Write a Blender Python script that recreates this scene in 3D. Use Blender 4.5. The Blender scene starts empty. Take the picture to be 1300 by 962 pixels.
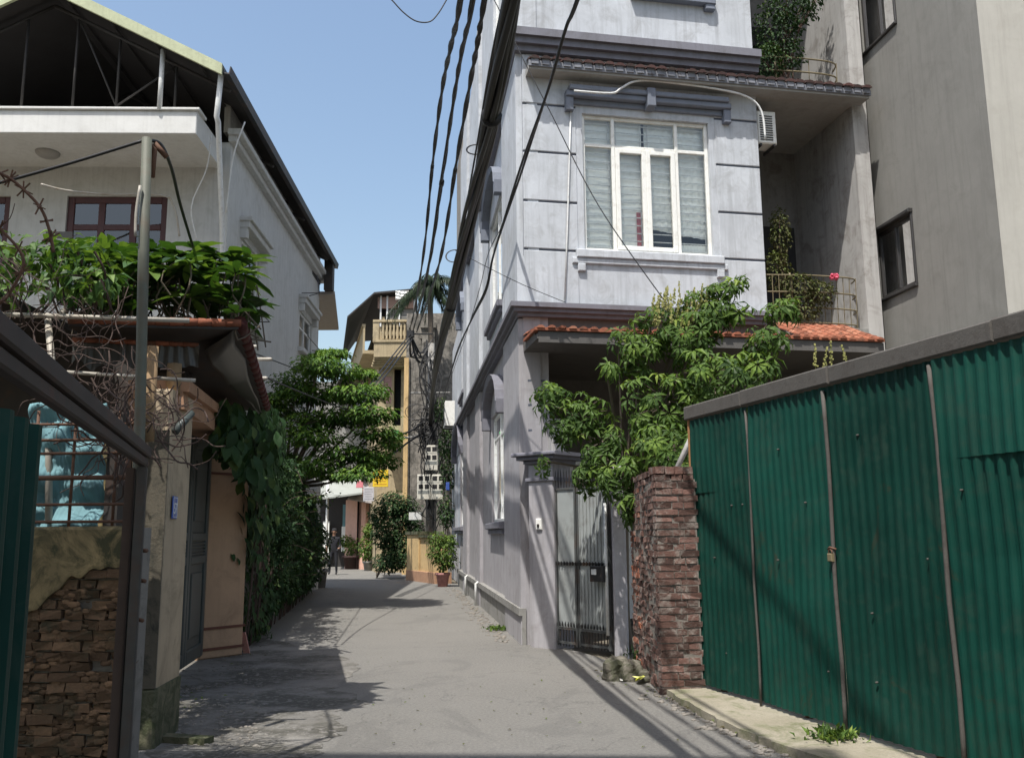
import bpy, math, random
from mathutils import Vector, Matrix, noise
R = math.radians
rnd = random.Random(7)
scene = bpy.context.scene
COL = scene.collection
EYE = 1.5
# ---------------------------------------------------------------- camera
FPX = 1150.0; PITCH = math.atan(197.0 / FPX); ROLL = 0.008
_f = Vector((0, math.cos(PITCH), math.sin(PITCH)))
_u = Vector((0, -math.sin(PITCH), math.cos(PITCH)))
_r = Vector((1, 0, 0))
CR = _r * math.cos(ROLL) - _u * math.sin(ROLL)
CU = _u * math.cos(ROLL) + _r * math.sin(ROLL)
CAM = Vector((0, 0, EYE))
def ray(px, py): return _f * FPX + CR * (px - 650.0) + CU * (481.0 - py)
def at(px, py, Y):
    d = ray(px, py); return CAM + d * (Y / d.y)
def gnd(px, py, z=0.0):
    d = ray(px, py); return CAM + d * ((z - EYE) / d.z)
class Plane:
    """a vertical plane through two plan points; u runs from A to B, z is height, o is out of the wall"""
    def __init__(s, A, B, flip=False):
        s.A = Vector((A[0], A[1], 0)); b = Vector((B[0], B[1], 0))
        s.L = (b - s.A).length; s.u = (b - s.A).normalized()
        s.n = Vector((s.u.y, -s.u.x, 0))
        if (CAM - s.A).dot(s.n) < 0: s.n = -s.n
        if flip: s.n = -s.n
    def pix(s, px, py):
        d = ray(px, py); t = (s.A - CAM).dot(s.n) / d.dot(s.n)
        p = CAM + d * t; return ((p - s.A).dot(s.u), p.z)
    def pu(s, px, py): return s.pix(px, py)[0]
    def pz(s, px, py): return s.pix(px, py)[1]
    def P(s, u, z, o=0.0): return s.A + s.u * u + s.n * o + Vector((0, 0, z))
# ---------------------------------------------------------------- materials
def node(nt, t, **kw):
    n = nt.nodes.new(t)
    for k, v in kw.items():
        if k in n.inputs: n.inputs[k].default_value = v
        else: setattr(n, k, v)
    return n
def newmat(name):
    m = bpy.data.materials.new(name); m.use_nodes = True
    nt = m.node_tree; nt.nodes.clear()
    out = node(nt, 'ShaderNodeOutputMaterial'); b = node(nt, 'ShaderNodeBsdfPrincipled')
    nt.links.new(b.outputs[0], out.inputs[0]); return m, nt, b, out
def c4(c): return (c[0], c[1], c[2], 1)
def mixc(nt, fac, a, b, mode='MIX'):
    n = nt.nodes.new('ShaderNodeMix'); n.data_type = 'RGBA'; n.blend_type = mode
    for sock, v in ((n.inputs[0], fac), (n.inputs[6], a), (n.inputs[7], b)):
        if isinstance(v, (int, float)): sock.default_value = v
        elif isinstance(v, (tuple, list)): sock.default_value = c4(v)
        else: nt.links.new(v, sock)
    return n.outputs[2]
def noi(nt, co, scale, detail=6, rough=.6, dist=0.0):
    n = node(nt, 'ShaderNodeTexNoise', Scale=scale, Detail=detail, Roughness=rough, Distortion=dist)
    nt.links.new(co, n.inputs['Vector']); return n.outputs['Fac']
def ramp(nt, x, stops, interp='LINEAR'):
    n = nt.nodes.new('ShaderNodeValToRGB'); cr = n.color_ramp; cr.interpolation = interp
    while len(cr.elements) < len(stops): cr.elements.new(.5)
    for e, (p, c) in zip(cr.elements, stops):
        e.position = p; e.color = c4(c) if isinstance(c, (tuple, list)) else (c, c, c, 1)
    nt.links.new(x, n.inputs[0]); return n.outputs[0]
def coords(nt, scale=(1, 1, 1)):
    g = nt.nodes.new('ShaderNodeNewGeometry'); m = nt.nodes.new('ShaderNodeMapping')
    m.inputs['Scale'].default_value = scale
    nt.links.new(g.outputs['Position'], m.inputs['Vector']); return m.outputs[0]
def bump(nt, b, h, strength=.3, dist=.01):
    n = node(nt, 'ShaderNodeBump', Strength=strength, Distance=dist)
    nt.links.new(h, n.inputs['Height']); nt.links.new(n.outputs[0], b.inputs['Normal'])
def plaster(name, col, dirt=(.08, .075, .06), amt=.5, streak=.5, scale=1.0, rough=.85, bmp=.35, var=.12, fine=60, thr=(.5, .66)):
    """rendered wall: blotches, vertical rain streaks, fine grain"""
    m, nt, b, out = newmat(name); P = coords(nt)
    big = noi(nt, P, 1.3 * scale, 7, .65, .4)
    med = noi(nt, P, 7 * scale, 6, .7)
    st = noi(nt, coords(nt, (6, 6, .35)), 2.0, 6, .65, .2)
    base = mixc(nt, ramp(nt, big, [(.3, 0.0), (.7, 1.0)]), tuple(c * (1 - var) for c in col), tuple(min(1, c * (1 + var)) for c in col))
    base = mixc(nt, ramp(nt, med, [(.35, 0.0), (.75, .35)]), base, tuple(c * .82 for c in col))
    f1 = ramp(nt, st, [(.48, 0.0), (.68, streak)])
    base = mixc(nt, f1, base, tuple(c * .55 + d * .25 for c, d in zip(col, dirt)))
    patch = noi(nt, P, 2.6 * scale, 9, .72, .8)
    base = mixc(nt, ramp(nt, patch, [(thr[0], 0.0), (thr[1], amt)]), base, dirt)
    nt.links.new(base, b.inputs['Base Color']); b.inputs['Roughness'].default_value = rough
    h = mixc(nt, .5, noi(nt, P, fine, 4, .6), med)
    bump(nt, b, h, bmp, .008); return m
def simple(name, col, rough=.6, metal=0.0, var=.25, scale=9, bmp=.1, rust=None, ramt=.5, rs=5):
    m, nt, b, out = newmat(name); P = coords(nt); n1 = noi(nt, P, scale, 6, .65)
    base = mixc(nt, n1, tuple(c * (1 - var) for c in col), tuple(min(1, c * (1 + var)) for c in col))
    if rust:
        base = mixc(nt, ramp(nt, noi(nt, P, rs, 9, .7, .5), [(.5, 0.0), (.66, ramt)]), base, rust)
    nt.links.new(base, b.inputs['Base Color'])
    b.inputs['Roughness'].default_value = rough; b.inputs['Metallic'].default_value = metal
    if bmp: bump(nt, b, noi(nt, P, scale * 6, 4, .6), bmp, .004)
    return m
def tinted(name, stops, rough=.6, bmp=.0, scale=30, spot=None, samt=.5, ss=8, trans=0.0, spec=.22):
    """colour comes from each face's own 'tint' (every leaf, brick or tile differs)"""
    m, nt, b, out = newmat(name); a = nt.nodes.new('ShaderNodeAttribute'); a.attribute_name = 'tint'
    base = ramp(nt, a.outputs['Fac'], stops); P = coords(nt)
    base = mixc(nt, ramp(nt, noi(nt, P, scale, 4, .6), [(.3, .0), (.8, .4)]), base, tuple(c * .6 for c in stops[0][1]))
    if spot: base = mixc(nt, ramp(nt, noi(nt, P, ss, 9, .7, .6), [(.5, 0.0), (.63, samt)]), base, spot)
    nt.links.new(base, b.inputs['Base Color']); b.inputs['Roughness'].default_value = rough
    b.inputs['Specular IOR Level'].default_value = spec
    if bmp: bump(nt, b, noi(nt, P, scale * 2, 6, .7), bmp, .01)
    if trans:
        t = node(nt, 'ShaderNodeBsdfTranslucent'); mx = node(nt, 'ShaderNodeMixShader'); mx.inputs[0].default_value = trans
        tc = mixc(nt, 1.0, base, (1.5, 1.6, .6), 'MULTIPLY'); nt.links.new(tc, t.inputs[0])
        nt.links.new(b.outputs[0], mx.inputs[1]); nt.links.new(t.outputs[0], mx.inputs[2]); nt.links.new(mx.outputs[0], out.inputs[0])
    return m
def glassmat(name, tint=(.8, .85, .85), gl=.12):
    m, nt, b, out = newmat(name); nt.nodes.remove(b)
    t = node(nt, 'ShaderNodeBsdfTransparent'); t.inputs[0].default_value = c4(tint)
    g = node(nt, 'ShaderNodeBsdfGlossy'); g.inputs['Roughness'].default_value = .03; g.inputs[0].default_value = (1, 1, 1, 1)
    l = node(nt, 'ShaderNodeLayerWeight'); l.inputs[0].default_value = .25
    mx = node(nt, 'ShaderNodeMixShader'); mp = node(nt, 'ShaderNodeMapRange')
    mp.inputs[3].default_value = gl; mp.inputs[4].default_value = .8
    nt.links.new(l.outputs['Fresnel'], mp.inputs[0]); nt.links.new(mp.outputs[0], mx.inputs[0])
    nt.links.new(t.outputs[0], mx.inputs[1]); nt.links.new(g.outputs[0], mx.inputs[2]); nt.links.new(mx.outputs[0], out.inputs[0])
    return m
# ---------------------------------------------------------------- mesh builder
class MB:
    def __init__(s): s.v = []; s.f = []; s.t = []; s.tint = .5; s.sm = []; s.smooth = False; s.g = []
    def add(s, vs, fs, tint=None):
        n = len(s.v); s.g.append((n, len(s.f))); s.v += [tuple(v) for v in vs]
        for f in fs: s.f.append(tuple(i + n for i in f)); s.t.append(s.tint if tint is None else tint); s.sm.append(s.smooth)
    def quad(s, a, b, c, d, tint=None): s.add((a, b, c, d), ((0, 1, 2, 3),), tint)
    def hexa(s, p, tint=None):   # p: 4 bottom then 4 top
        s.add(p, ((3, 2, 1, 0), (4, 5, 6, 7), (0, 1, 5, 4), (1, 2, 6, 5), (2, 3, 7, 6), (3, 0, 4, 7)), tint)
    def box(s, W, u0, u1, z0, z1, o0, o1, tint=None):
        P = W.P; s.hexa([P(u0, z0, o0), P(u1, z0, o0), P(u1, z0, o1), P(u0, z0, o1), P(u0, z1, o0), P(u1, z1, o0), P(u1, z1, o1), P(u0, z1, o1)], tint)
    def bevbox(s, W, u0, u1, z0, z1, o0, o1, b=.012, tint=None):
        """box whose front edges are chamfered"""
        P = W.P
        vs = [P(u0, z0, o0), P(u1, z0, o0), P(u1, z1, o0), P(u0, z1, o0), P(u0, z0, o1 - b), P(u1, z0, o1 - b), P(u1, z1, o1 - b), P(u0, z1, o1 - b),
              P(u0 + b, z0 + b, o1), P(u1 - b, z0 + b, o1), P(u1 - b, z1 - b, o1), P(u0 + b, z1 - b, o1)]
        s.add(vs, ((3, 2, 1, 0), (0, 1, 5, 4), (1, 2, 6, 5), (2, 3, 7, 6), (3, 0, 4, 7), (4, 5, 9, 8), (5, 6, 10, 9), (6, 7, 11, 10), (7, 4, 8, 11), (8, 9, 10, 11)), tint)
    def abox(s, x0, x1, y0, y1, z0, z1, tint=None):
        s.hexa([Vector(p) for p in ((x0, y0, z0), (x1, y0, z0), (x1, y1, z0), (x0, y1, z0), (x0, y0, z1), (x1, y0, z1), (x1, y1, z1), (x0, y1, z1))], tint)
    def rbox(s, c, hx, hy, hz, M=None, tint=None):
        M = M or Matrix.Identity(3); c = Vector(c)
        s.hexa([c + M @ Vector((x * hx, y * hy, z * hz)) for z in (-1, 1) for x, y in ((-1, -1), (1, -1), (1, 1), (-1, 1))], tint)
    def prism(s, pts, d, tint=None):   # polygon extruded by vector d
        n = len(pts); vs = list(pts) + [Vector(p) + d for p in pts]
        s.add(vs, [tuple(range(n))[::-1], tuple(range(n, 2 * n))] + [(i, (i + 1) % n, n + (i + 1) % n, n + i) for i in range(n)], tint)
    def tube(s, pts, r, k=8, tint=None, cap=True):
        pts = [Vector(p) for p in pts]; n = len(pts); rs = r if isinstance(r, (list, tuple)) else [r] * n
        vs = []; side = None
        for i, p in enumerate(pts):
            t = (pts[min(i + 1, n - 1)] - pts[max(i - 1, 0)])
            if t.length < 1e-9: t = Vector((0, 0, 1))
            t.normalize()
            if side is None: side = t.orthogonal().normalized()
            side = (side - t * side.dot(t))
            side = side.normalized() if side.length > 1e-6 else t.orthogonal().normalized()
            o = t.cross(side)
            for j in range(k):
                a = 2 * math.pi * j / k; vs.append(p + (side * math.cos(a) + o * math.sin(a)) * rs[i])
        fs = [(i * k + j, i * k + (j + 1) % k, (i + 1) * k + (j + 1) % k, (i + 1) * k + j) for i in range(n - 1) for j in range(k)]
        if cap: fs += [tuple(range(k))[::-1], tuple(range((n - 1) * k, n * k))]
        sm = s.smooth; s.smooth = k > 5; s.add(vs, fs, tint); s.smooth = sm
    def lathe(s, c, prof, k=20, tint=None, ax=(1, 1)):
        c = Vector(c); vs = []
        for r, z in prof:
            for j in range(k):
                a = 2 * math.pi * j / k; vs.append(c + Vector((r * math.cos(a) * ax[0], r * math.sin(a) * ax[1], z)))
        n = len(prof); fs = [(i * k + j, i * k + (j + 1) % k, (i + 1) * k + (j + 1) % k, (i + 1) * k + j) for i in range(n - 1) for j in range(k)]
        fs += [tuple(range(k))[::-1], tuple(range((n - 1) * k, n * k))]
        sm = s.smooth; s.smooth = True; s.add(vs, fs, tint); s.smooth = sm
    def leaf(s, b, d, n, L, w, tint, bend=.25, lobes=0):
        """one folded, slightly drooping leaf: b base, d direction, n normal"""
        sd = d.cross(n)
        if sd.length < 1e-6: sd = d.orthogonal()
        sd.normalize(); n = sd.cross(d).normalized()
        m = b + d * L * .5; t = b + d * L - n * L * bend
        up = n * w * .22
        s.add((b, m + sd * w * .5 + up, t, m - sd * w * .5 + up, m), ((0, 1, 4), (1, 2, 4), (2, 3, 4), (3, 0, 4)), tint)
    def bleaf(s, b, d, n, L, w, tint, bend=.25):
        """a larger leaf with five stations"""
        sd = d.cross(n)
        if sd.length < 1e-6: sd = d.orthogonal()
        sd.normalize(); n = sd.cross(d).normalized(); vs = []
        for q, ww in ((0, .06), (.22, .6), (.5, 1), (.78, .75), (1, .04)):
            c = b + d * L * q - n * L * bend * q * q
            vs += [c + sd * w * .5 * ww + n * w * .16 * ww, c, c - sd * w * .5 * ww + n * w * .16 * ww]
        fs = []
        for i in range(4):
            a = i * 3; fs += [(a, a + 3, a + 4, a + 1), (a + 1, a + 4, a + 5, a + 2)]
        sm = s.smooth; s.smooth = True; s.add(vs, fs, tint); s.smooth = sm
    def wall(s, W, u0, u1, z0, z1, holes=(), th=.22, tint=None):
        """wall with real openings: outer and inner skins plus the reveals"""
        us = sorted({u0, u1, *[h[0] for h in holes], *[h[1] for h in holes]}); zs = sorted({z0, z1, *[h[2] for h in holes], *[h[3] for h in holes]})
        us = [u for u in us if u0 <= u <= u1]; zs = [z for z in zs if z0 <= z <= z1]
        for a, b in zip(us, us[1:]):
            for c, d in zip(zs, zs[1:]):
                mu, mz = (a + b) / 2, (c + d) / 2
                if any(h[0] < mu < h[1] and h[2] < mz < h[3] for h in holes): continue
                s.quad(W.P(a, c), W.P(b, c), W.P(b, d), W.P(a, d), tint); s.quad(W.P(a, c, -th), W.P(b, c, -th), W.P(b, d, -th), W.P(a, d, -th), tint)
        for (a, b, c, d) in [(u0, u1, z0, z1)] + list(holes):
            for (p, q) in (((a, c), (b, c)), ((b, c), (b, d)), ((b, d), (a, d)), ((a, d), (a, c))):
                s.quad(W.P(p[0], p[1]), W.P(q[0], q[1]), W.P(q[0], q[1], -th), W.P(p[0], p[1], -th), tint)
    def corr(s, W, u0, u1, z0, z1, o, pitch=.09, amp=.014, wob=0.0, zb=None):
        n = max(1, round((u1 - u0) / pitch)); p = (u1 - u0) / n; prof = []
        for i in range(n):
            a = u0 + i * p
            for q, h in ((0, 0), (.12, .3), (.24, .9), (.36, 1), (.5, .9), (.62, .3), (.74, 0)): prof.append((a + q * p, h * amp))
        prof.append((u1, 0)); nz = 6; vs = []
        for k in range(nz + 1):
            for (u, h) in prof:
                zt = z1(u) if callable(z1) else z1
                z = z0 + (zt - z0) * k / nz
                w = wob * noise.noise(Vector((u * 1.3 + z0, z * 1.1, o * 9)))
                vs.append(W.P(u, z, o + h + w))
        m = len(prof); fs = [(k * m + i, k * m + i + 1, (k + 1) * m + i + 1, (k + 1) * m + i) for k in range(nz) for i in range(m - 1)]
        s.add(vs, fs)
    def each(s, name, mat, parent=None, k=1, after=None):
        """every k consecutive pieces become an object of their own"""
        g = s.g + [(len(s.v), len(s.f))]; out = []
        for i in range(0, len(s.g), k):
            (v0, f0), (v1, f1) = g[i], g[min(i + k, len(s.g))]; m = MB(); m.v = s.v[v0:v1]; m.f = [tuple(j - v0 for j in f) for f in s.f[f0:f1]]; m.t = s.t[f0:f1]; m.sm = s.sm[f0:f1]
            out.append(m.build(name, mat, parent))
        return out
    def build(s, name, mat, parent=None, loc=None, solid=0):
        me = bpy.data.meshes.new(name)
        root = parent
        while root is not None and root.parent is not None: root = root.parent
        if root is not None: L = Vector(root.location)
        elif loc is not None: L = Vector(loc)
        else:
            xs = [v[0] for v in s.v]; ys = [v[1] for v in s.v]; zs = [v[2] for v in s.v]
            L = Vector(((min(xs) + max(xs)) / 2, (min(ys) + max(ys)) / 2, min(zs)))
        me.from_pydata([(v[0] - L.x, v[1] - L.y, v[2] - L.z) for v in s.v], [], s.f)
        a = me.attributes.new('tint', 'FLOAT', 'FACE'); a.data.foreach_set('value', s.t)
        me.polygons.foreach_set('use_smooth', s.sm)
        me.update(); me.materials.append(mat)
        o = bpy.data.objects.new(name, me); COL.objects.link(o)
        if parent is not None: o.parent = parent
        else: o.location = L
        if solid:
            md = o.modifiers.new('thick', 'SOLIDIFY'); md.thickness = solid; md.offset = 0
        return o
def tag(o, label, cat, group=None, kind=None):
    if label: o['label'] = label
    if cat: o['category'] = cat
    if group: o['group'] = group
    if kind: o['kind'] = kind
    return o
def thing(name, label, cat, loc, group=None):
    o = bpy.data.objects.new(name, None); COL.objects.link(o); o.empty_display_size = .2
    o.location = loc; return tag(o, label, cat, group)
def struct(o): o['kind'] = 'structure'; return o
def uv3(a=-1, b=1): return rnd.uniform(a, b)
def rdir():
    while True:
        v = Vector((uv3(), uv3(), uv3()))
        if .05 < v.length < 1: return v.normalized()
def text_mesh(body, size, extr=.002):
    cu = bpy.data.curves.new('lettering', 'FONT'); cu.body = body; cu.size = size; cu.extrude = extr; cu.align_x = 'CENTER'; cu.align_y = 'CENTER'
    o = bpy.data.objects.new('tmp', cu); COL.objects.link(o); dg = bpy.context.evaluated_depsgraph_get()
    me = bpy.data.meshes.new_from_object(o.evaluated_get(dg)); vs = [v.co.copy() for v in me.vertices]; fs = [tuple(p.vertices) for p in me.polygons]
    bpy.data.objects.remove(o); return vs, fs
def smooth_path(pts, sub=6):
    pts = [Vector(p) for p in pts]; out = []
    for i in range(len(pts) - 1):
        p0 = pts[max(i - 1, 0)]; p1 = pts[i]; p2 = pts[i + 1]; p3 = pts[min(i + 2, len(pts) - 1)]
        for k in range(sub):
            t = k / sub
            out.append(.5 * ((2 * p1) + (p2 - p0) * t + (2 * p0 - 5 * p1 + 4 * p2 - p3) * t * t + (3 * p1 - p0 - 3 * p2 + p3) * t ** 3))
    out.append(pts[-1]); return out
# ================================================================ materials
M = {}
M['purple_low'] = plaster('lavender_plaster', (.36, .348, .365), (.21, .195, .19), .5, .7, var=.15)
M['purple_up'] = plaster('pale_blue_grey_plaster', (.49, .515, .55), (.29, .295, .30), .55, .75, fine=40, var=.16)
M['purple_trim'] = plaster('slate_lavender_trim', (.175, .175, .205), (.09, .085, .085), .4, .4)
M['bluegrey'] = plaster('blue_grey_moulding', (.17, .19, .235), (.08, .08, .08), .25, .3)
M['porch_shade'] = plaster('porch_shade_tone', (.105, .098, .092), (.05, .045, .04), .4, .3)  # deep shade of the porch and canopy underside, put into the colour
M['groove'] = simple('groove_shadow_gap', (.09, .10, .13), .8)
M['recess'] = plaster('recess_shade_tone', (.17, .165, .16), (.08, .07, .06), .6, .6)  # darker than the cement: the balcony recess's shade is painted in
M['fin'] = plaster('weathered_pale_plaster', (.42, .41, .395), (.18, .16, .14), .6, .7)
M['cement'] = plaster('bare_cement', (.26, .255, .24), (.10, .09, .075), .7, .6)
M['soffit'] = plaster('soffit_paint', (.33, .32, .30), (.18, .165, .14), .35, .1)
M['white'] = simple('white_paint', (.78, .78, .74), .45, var=.06, rust=(.35, .3, .22), ramt=.3, rs=9)
M['white_metal'] = simple('white_metal', (.66, .67, .66), .4, var=.08, rust=(.3, .24, .18), ramt=.35, rs=14)
M['glass'] = glassmat('window_glass', (.97, .99, .98), .05)
M['darkglass'] = glassmat('dark_window_glass', (.25, .28, .3), .07)
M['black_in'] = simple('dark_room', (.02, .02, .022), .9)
M['curtain'] = simple('sheer_curtain', (.86, .88, .85), .9, var=.10, scale=4, bmp=.0)
M['red_cloth'] = simple('red_cloth', (.42, .10, .11), .9)
M['terracotta'] = tinted('orange_roof_tile', [(0, (.20, .075, .045)), (.5, (.34, .12, .07)), (1, (.42, .19, .12))], .85, .4, 20, (.09, .065, .05), .6, 8)
M['old_tile'] = tinted('old_dark_roof_tile', [(0, (.035, .022, .02)), (.5, (.06, .032, .03)), (1, (.10, .05, .045))], .85, .4, 20, (.05, .05, .04), .6, 9)
M['old_pan'] = simple('grey_tile_edge', (.20, .21, .24), .8, var=.4, scale=14, rust=(.07, .06, .05), ramt=.7, rs=12)
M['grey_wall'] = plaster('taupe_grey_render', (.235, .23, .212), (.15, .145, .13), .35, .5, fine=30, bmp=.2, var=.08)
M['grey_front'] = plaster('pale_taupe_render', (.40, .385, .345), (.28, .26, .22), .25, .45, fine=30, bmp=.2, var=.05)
M['dark_frame'] = simple('dark_bronze_frame', (.035, .033, .032), .45)
M['cable'] = simple('black_rubber', (.012, .012, .013), .55, bmp=.0)
M['black_metal'] = simple('black_metal', (.02, .02, .021), .5, rust=(.12, .06, .03), ramt=.5)
M['frame_grey'] = simple('dark_grey_gate_paint', (.07, .075, .075), .5, rust=(.09, .05, .03), ramt=.5)
M['gate_grey'] = simple('grey_sheet_metal', (.30, .32, .315), .5, metal=.0, var=.2, scale=3, rust=(.10, .085, .07), ramt=.4, rs=4)
M['brass'] = simple('old_brass_paint', (.17, .14, .08), .6, var=.3)
M['brick'] = tinted('weathered_brick', [(0, (.08, .05, .042)), (.3, (.14, .08, .065)), (.6, (.19, .105, .085)), (.85, (.26, .15, .125)), (1, (.36, .12, .06))], .92, .9, 25, (.30, .265, .235), .8, 6)
M['mortar'] = plaster('old_mortar', (.22, .20, .175), (.07, .065, .045), .6, .3, 2.0, bmp=1.0)
M['leaf_sch'] = tinted('glossy_leaf', [(0, (.03, .06, .016)), (.5, (.075, .135, .026)), (.85, (.15, .23, .04)), (1, (.23, .30, .06))], .55, trans=.25)
M['leaf_dark'] = tinted('dark_creeper_leaf', [(0, (.015, .035, .013)), (.6, (.03, .07, .02)), (1, (.09, .13, .035))], .6, trans=.12)
M['leaf_tree'] = tinted('bright_tree_leaf', [(0, (.018, .05, .01)), (.5, (.055, .125, .02)), (1, (.17, .27, .04))], .5, trans=.2)
M['leaf_big'] = tinted('broad_leaf', [(0, (.02, .045, .014)), (.5, (.05, .11, .025)), (1, (.17, .26, .06))], .5, trans=.22)
M['brick_brown'] = tinted('brown_crumbled_brick', [(0, (.08, .05, .03)), (.4, (.16, .10, .06)), (.8, (.25, .155, .09)), (1, (.33, .19, .11))], .95, 1.0, 22, (.06, .055, .035), .8, 5)
M['leaf_dry'] = tinted('dry_leaf', [(0, (.07, .055, .025)), (.5, (.09, .10, .035)), (1, (.12, .17, .045))], .7, trans=.15)
M['palm'] = tinted('palm_frond', [(0, (.012, .022, .012)), (1, (.035, .055, .022))], .45, trans=.1)
M['flower'] = tinted('yellow_green_flower', [(0, (.19, .20, .06)), (1, (.38, .36, .14))], .7)
M['pink_flower'] = simple('pink_flower', (.6, .08, .14), .7)
M['bark'] = simple('grey_bark', (.13, .105, .08), .9, var=.4, scale=20, bmp=.8)
M['twig'] = simple('dry_vine', (.11, .065, .05), .85, var=.5, scale=12, bmp=.4)
M['blue_plate'] = simple('blue_enamel', (.05, .10, .36), .35)
M['lightblue_plate'] = simple('pale_blue_plate', (.22, .34, .55), .4)
# ================================================================ helpers for parts
def offs(W, o):
    return Plane(W.P(0, 0, o), W.P(1, 0, o))
def window_parts(root, W, u0, u1, z0, z1, mul, tr, curt=None, fm='white_metal', fw=.05, inset=.06, bars=0, glass='glass', name='window', dark=True, rd_=.6):
    """frame, pane, curtain and grille set in a real opening; mul = relative mullions, tr = relative transoms"""
    f = MB(); a, b = -inset - .05, -inset
    for (x0, x1, y0, y1) in ((u0, u0 + fw, z0, z1), (u1 - fw, u1, z0, z1), (u0 + fw, u1 - fw, z0, z0 + fw), (u0 + fw, u1 - fw, z1 - fw, z1)): f.bevbox(W, x0, x1, y0, y1, a, b, .008)
    for m in mul:
        c = u0 + (u1 - u0) * m; f.bevbox(W, c - fw * .5, c + fw * .5, z0 + fw, z1 - fw, a, b - .003, .008)
    for t in tr:
        c = z0 + (z1 - z0) * t; f.bevbox(W, u0 + fw, u1 - fw, c - fw * .45, c + fw * .45, a, b - .006, .008)
    wo = f.build(name, M[fm], root)
    g = MB(); g.quad(W.P(u0, z0, -inset - .03), W.P(u1, z0, -inset - .03), W.P(u1, z1, -inset - .03), W.P(u0, z1, -inset - .03)); g.build('pane', M[glass], wo)
    if bars:
        k = MB(); n = bars
        for i in range(1, n):
            z = z0 + (z1 - z0) * i / n; k.tube([W.P(u0, z, -inset - .09), W.P(u1, z, -inset - .09)], .007, 5)
        k.build('bars', M['white_metal'], wo)
    if dark:
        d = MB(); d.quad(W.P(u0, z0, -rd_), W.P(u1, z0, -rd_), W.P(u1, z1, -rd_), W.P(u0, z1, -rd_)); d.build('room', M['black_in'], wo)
    return wo
def curtain_mesh(W, u0, u1, z0, z1, o, hem=None, n=26, m=20, amp=.02, hz=0.0):
    c = MB(); c.smooth = True; vs = []
    for j in range(m + 1):
        for i in range(n + 1):
            u = u0 + (u1 - u0) * i / n; zb = z0 if hem is None else hem(i / n); z = zb + (z1 - zb) * j / m
            w = amp * math.sin(i * 2.1 + noise.noise(Vector((u * 3, z * 2, 1))) * 5) * (1 - hz) + amp * hz * math.sin(z * 45 + noise.noise(Vector((u * 2, z, 3))) * 6)
            vs.append(W.P(u, z, o + w))
    c.add(vs, [(j * (n + 1) + i, j * (n + 1) + i + 1, (j + 1) * (n + 1) + i + 1, (j + 1) * (n + 1) + i) for j in range(m) for i in range(n)]); return c
def tile_row(mb, W, u0, u1, zf, zb, of, ob, pitch=.17, r=.07, seg=3):
    """barrel tiles running from the eave (of, zf) up to the wall (ob, zb)"""
    n = max(1, round((u1 - u0) / pitch))
    for i in range(n):
        c = u0 + (i + .5) * (u1 - u0) / n
        for s in range(seg):
            t0, t1 = s / seg, (s + 1) / seg + .05; vs = []; tt = rnd.random()
            jo = rnd.uniform(-.015, .015)
            for t, rr in ((t0, r * 1.06), (t1, r * .9)):
                oo = of + (ob - of) * t + jo; z = zf + (zb - zf) * t + (.012 if t == t0 else 0)
                for k in range(7):
                    a = math.pi * k / 6; vs.append(W.P(c + math.cos(a) * rr * 1.15, z + math.sin(a) * rr * .8, oo))
            fs = [(k, k + 1, k + 8, k + 7) for k in range(6)] + [tuple(range(7))]
            mb.add(vs, fs, tt)
# ================================================================ lavender town house
C0 = at(665, 500, 12.9)
Wf = Plane((C0.x, C0.y), (C0.x + 5, C0.y + .95))
GE = gnd(583, 742)
Ws = Plane((C0.x, C0.y), (GE.x, GE.y))
house = thing('town_house', 'tall narrow house, lavender below, pale blue-grey above, with a big white framed window', 'house', (C0.x + 2.5, C0.y + 4, 0))
H = 13.5
SL = Ws.pu(584, 742)
uE = Wf.pu(966, 250)
zc1b, zc1t = Wf.pz(700, 404), Wf.pz(700, 388)
zc2b, zc2t = Wf.pz(700, 72), Wf.pz(700, 47)
win = (Wf.pu(740, 230), Wf.pu(902, 240), Wf.pz(820, 322), Wf.pz(820, 151))
fu0, fu1 = Wf.pu(1081, 130), Wf.pu(1099, 130)
DEP = 1.95
w = MB(); w.wall(Wf, 0, uE, zc1b, H, [win], .25)
w.quad(Wf.P(uE, zc1b), Wf.P(uE, zc1b, -DEP), Wf.P(uE, H, -DEP), Wf.P(uE, H)); 
w.build('upper_front_wall', M['purple_up'], house)
# ---- side wall with its windows
sw = {}
def swin(x0, x1, y0, y1): 
    ym = (y0 + y1) / 2; xm = (x0 + x1) / 2
    a, b = sorted((Ws.pu(x0, ym), Ws.pu(x1, ym))); return (a, b, Ws.pz(xm, y1), Ws.pz(xm, y0))
W1 = swin(624, 641, 520, 662); W2 = swin(580, 589, 573, 668); W3 = swin(622, 638, 262, 400); W4 = swin(586, 592, 398, 500); W5 = swin(626, 641, -110, 95)
lw = MB(); lw.wall(Ws, 0, SL, 0, zc1b, [W1, W2], .25); 
pu_lo = Wf.pu(697, 500)
lw.wall(Wf, 0, pu_lo, 0, zc1b, [], .25); lw.build('lower_wall', M['purple_low'], house)
uw = MB(); uw.wall(Ws, 0, SL, zc1b, H, [W3, W4, W5], .25); uw.build('upper_side_wall', M['purple_up'], house)
bk = MB()
bk.box(Wf, uE - .02, uE + .16, 0, H, -DEP - 9, -DEP - .003); bk.quad(Wf.P(0, H, 0), Wf.P(fu1, H, 0), Wf.P(fu1, H, -14), Ws.P(SL, H, 0))
bk.build('inner_wall', M['cement'], house)
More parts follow.
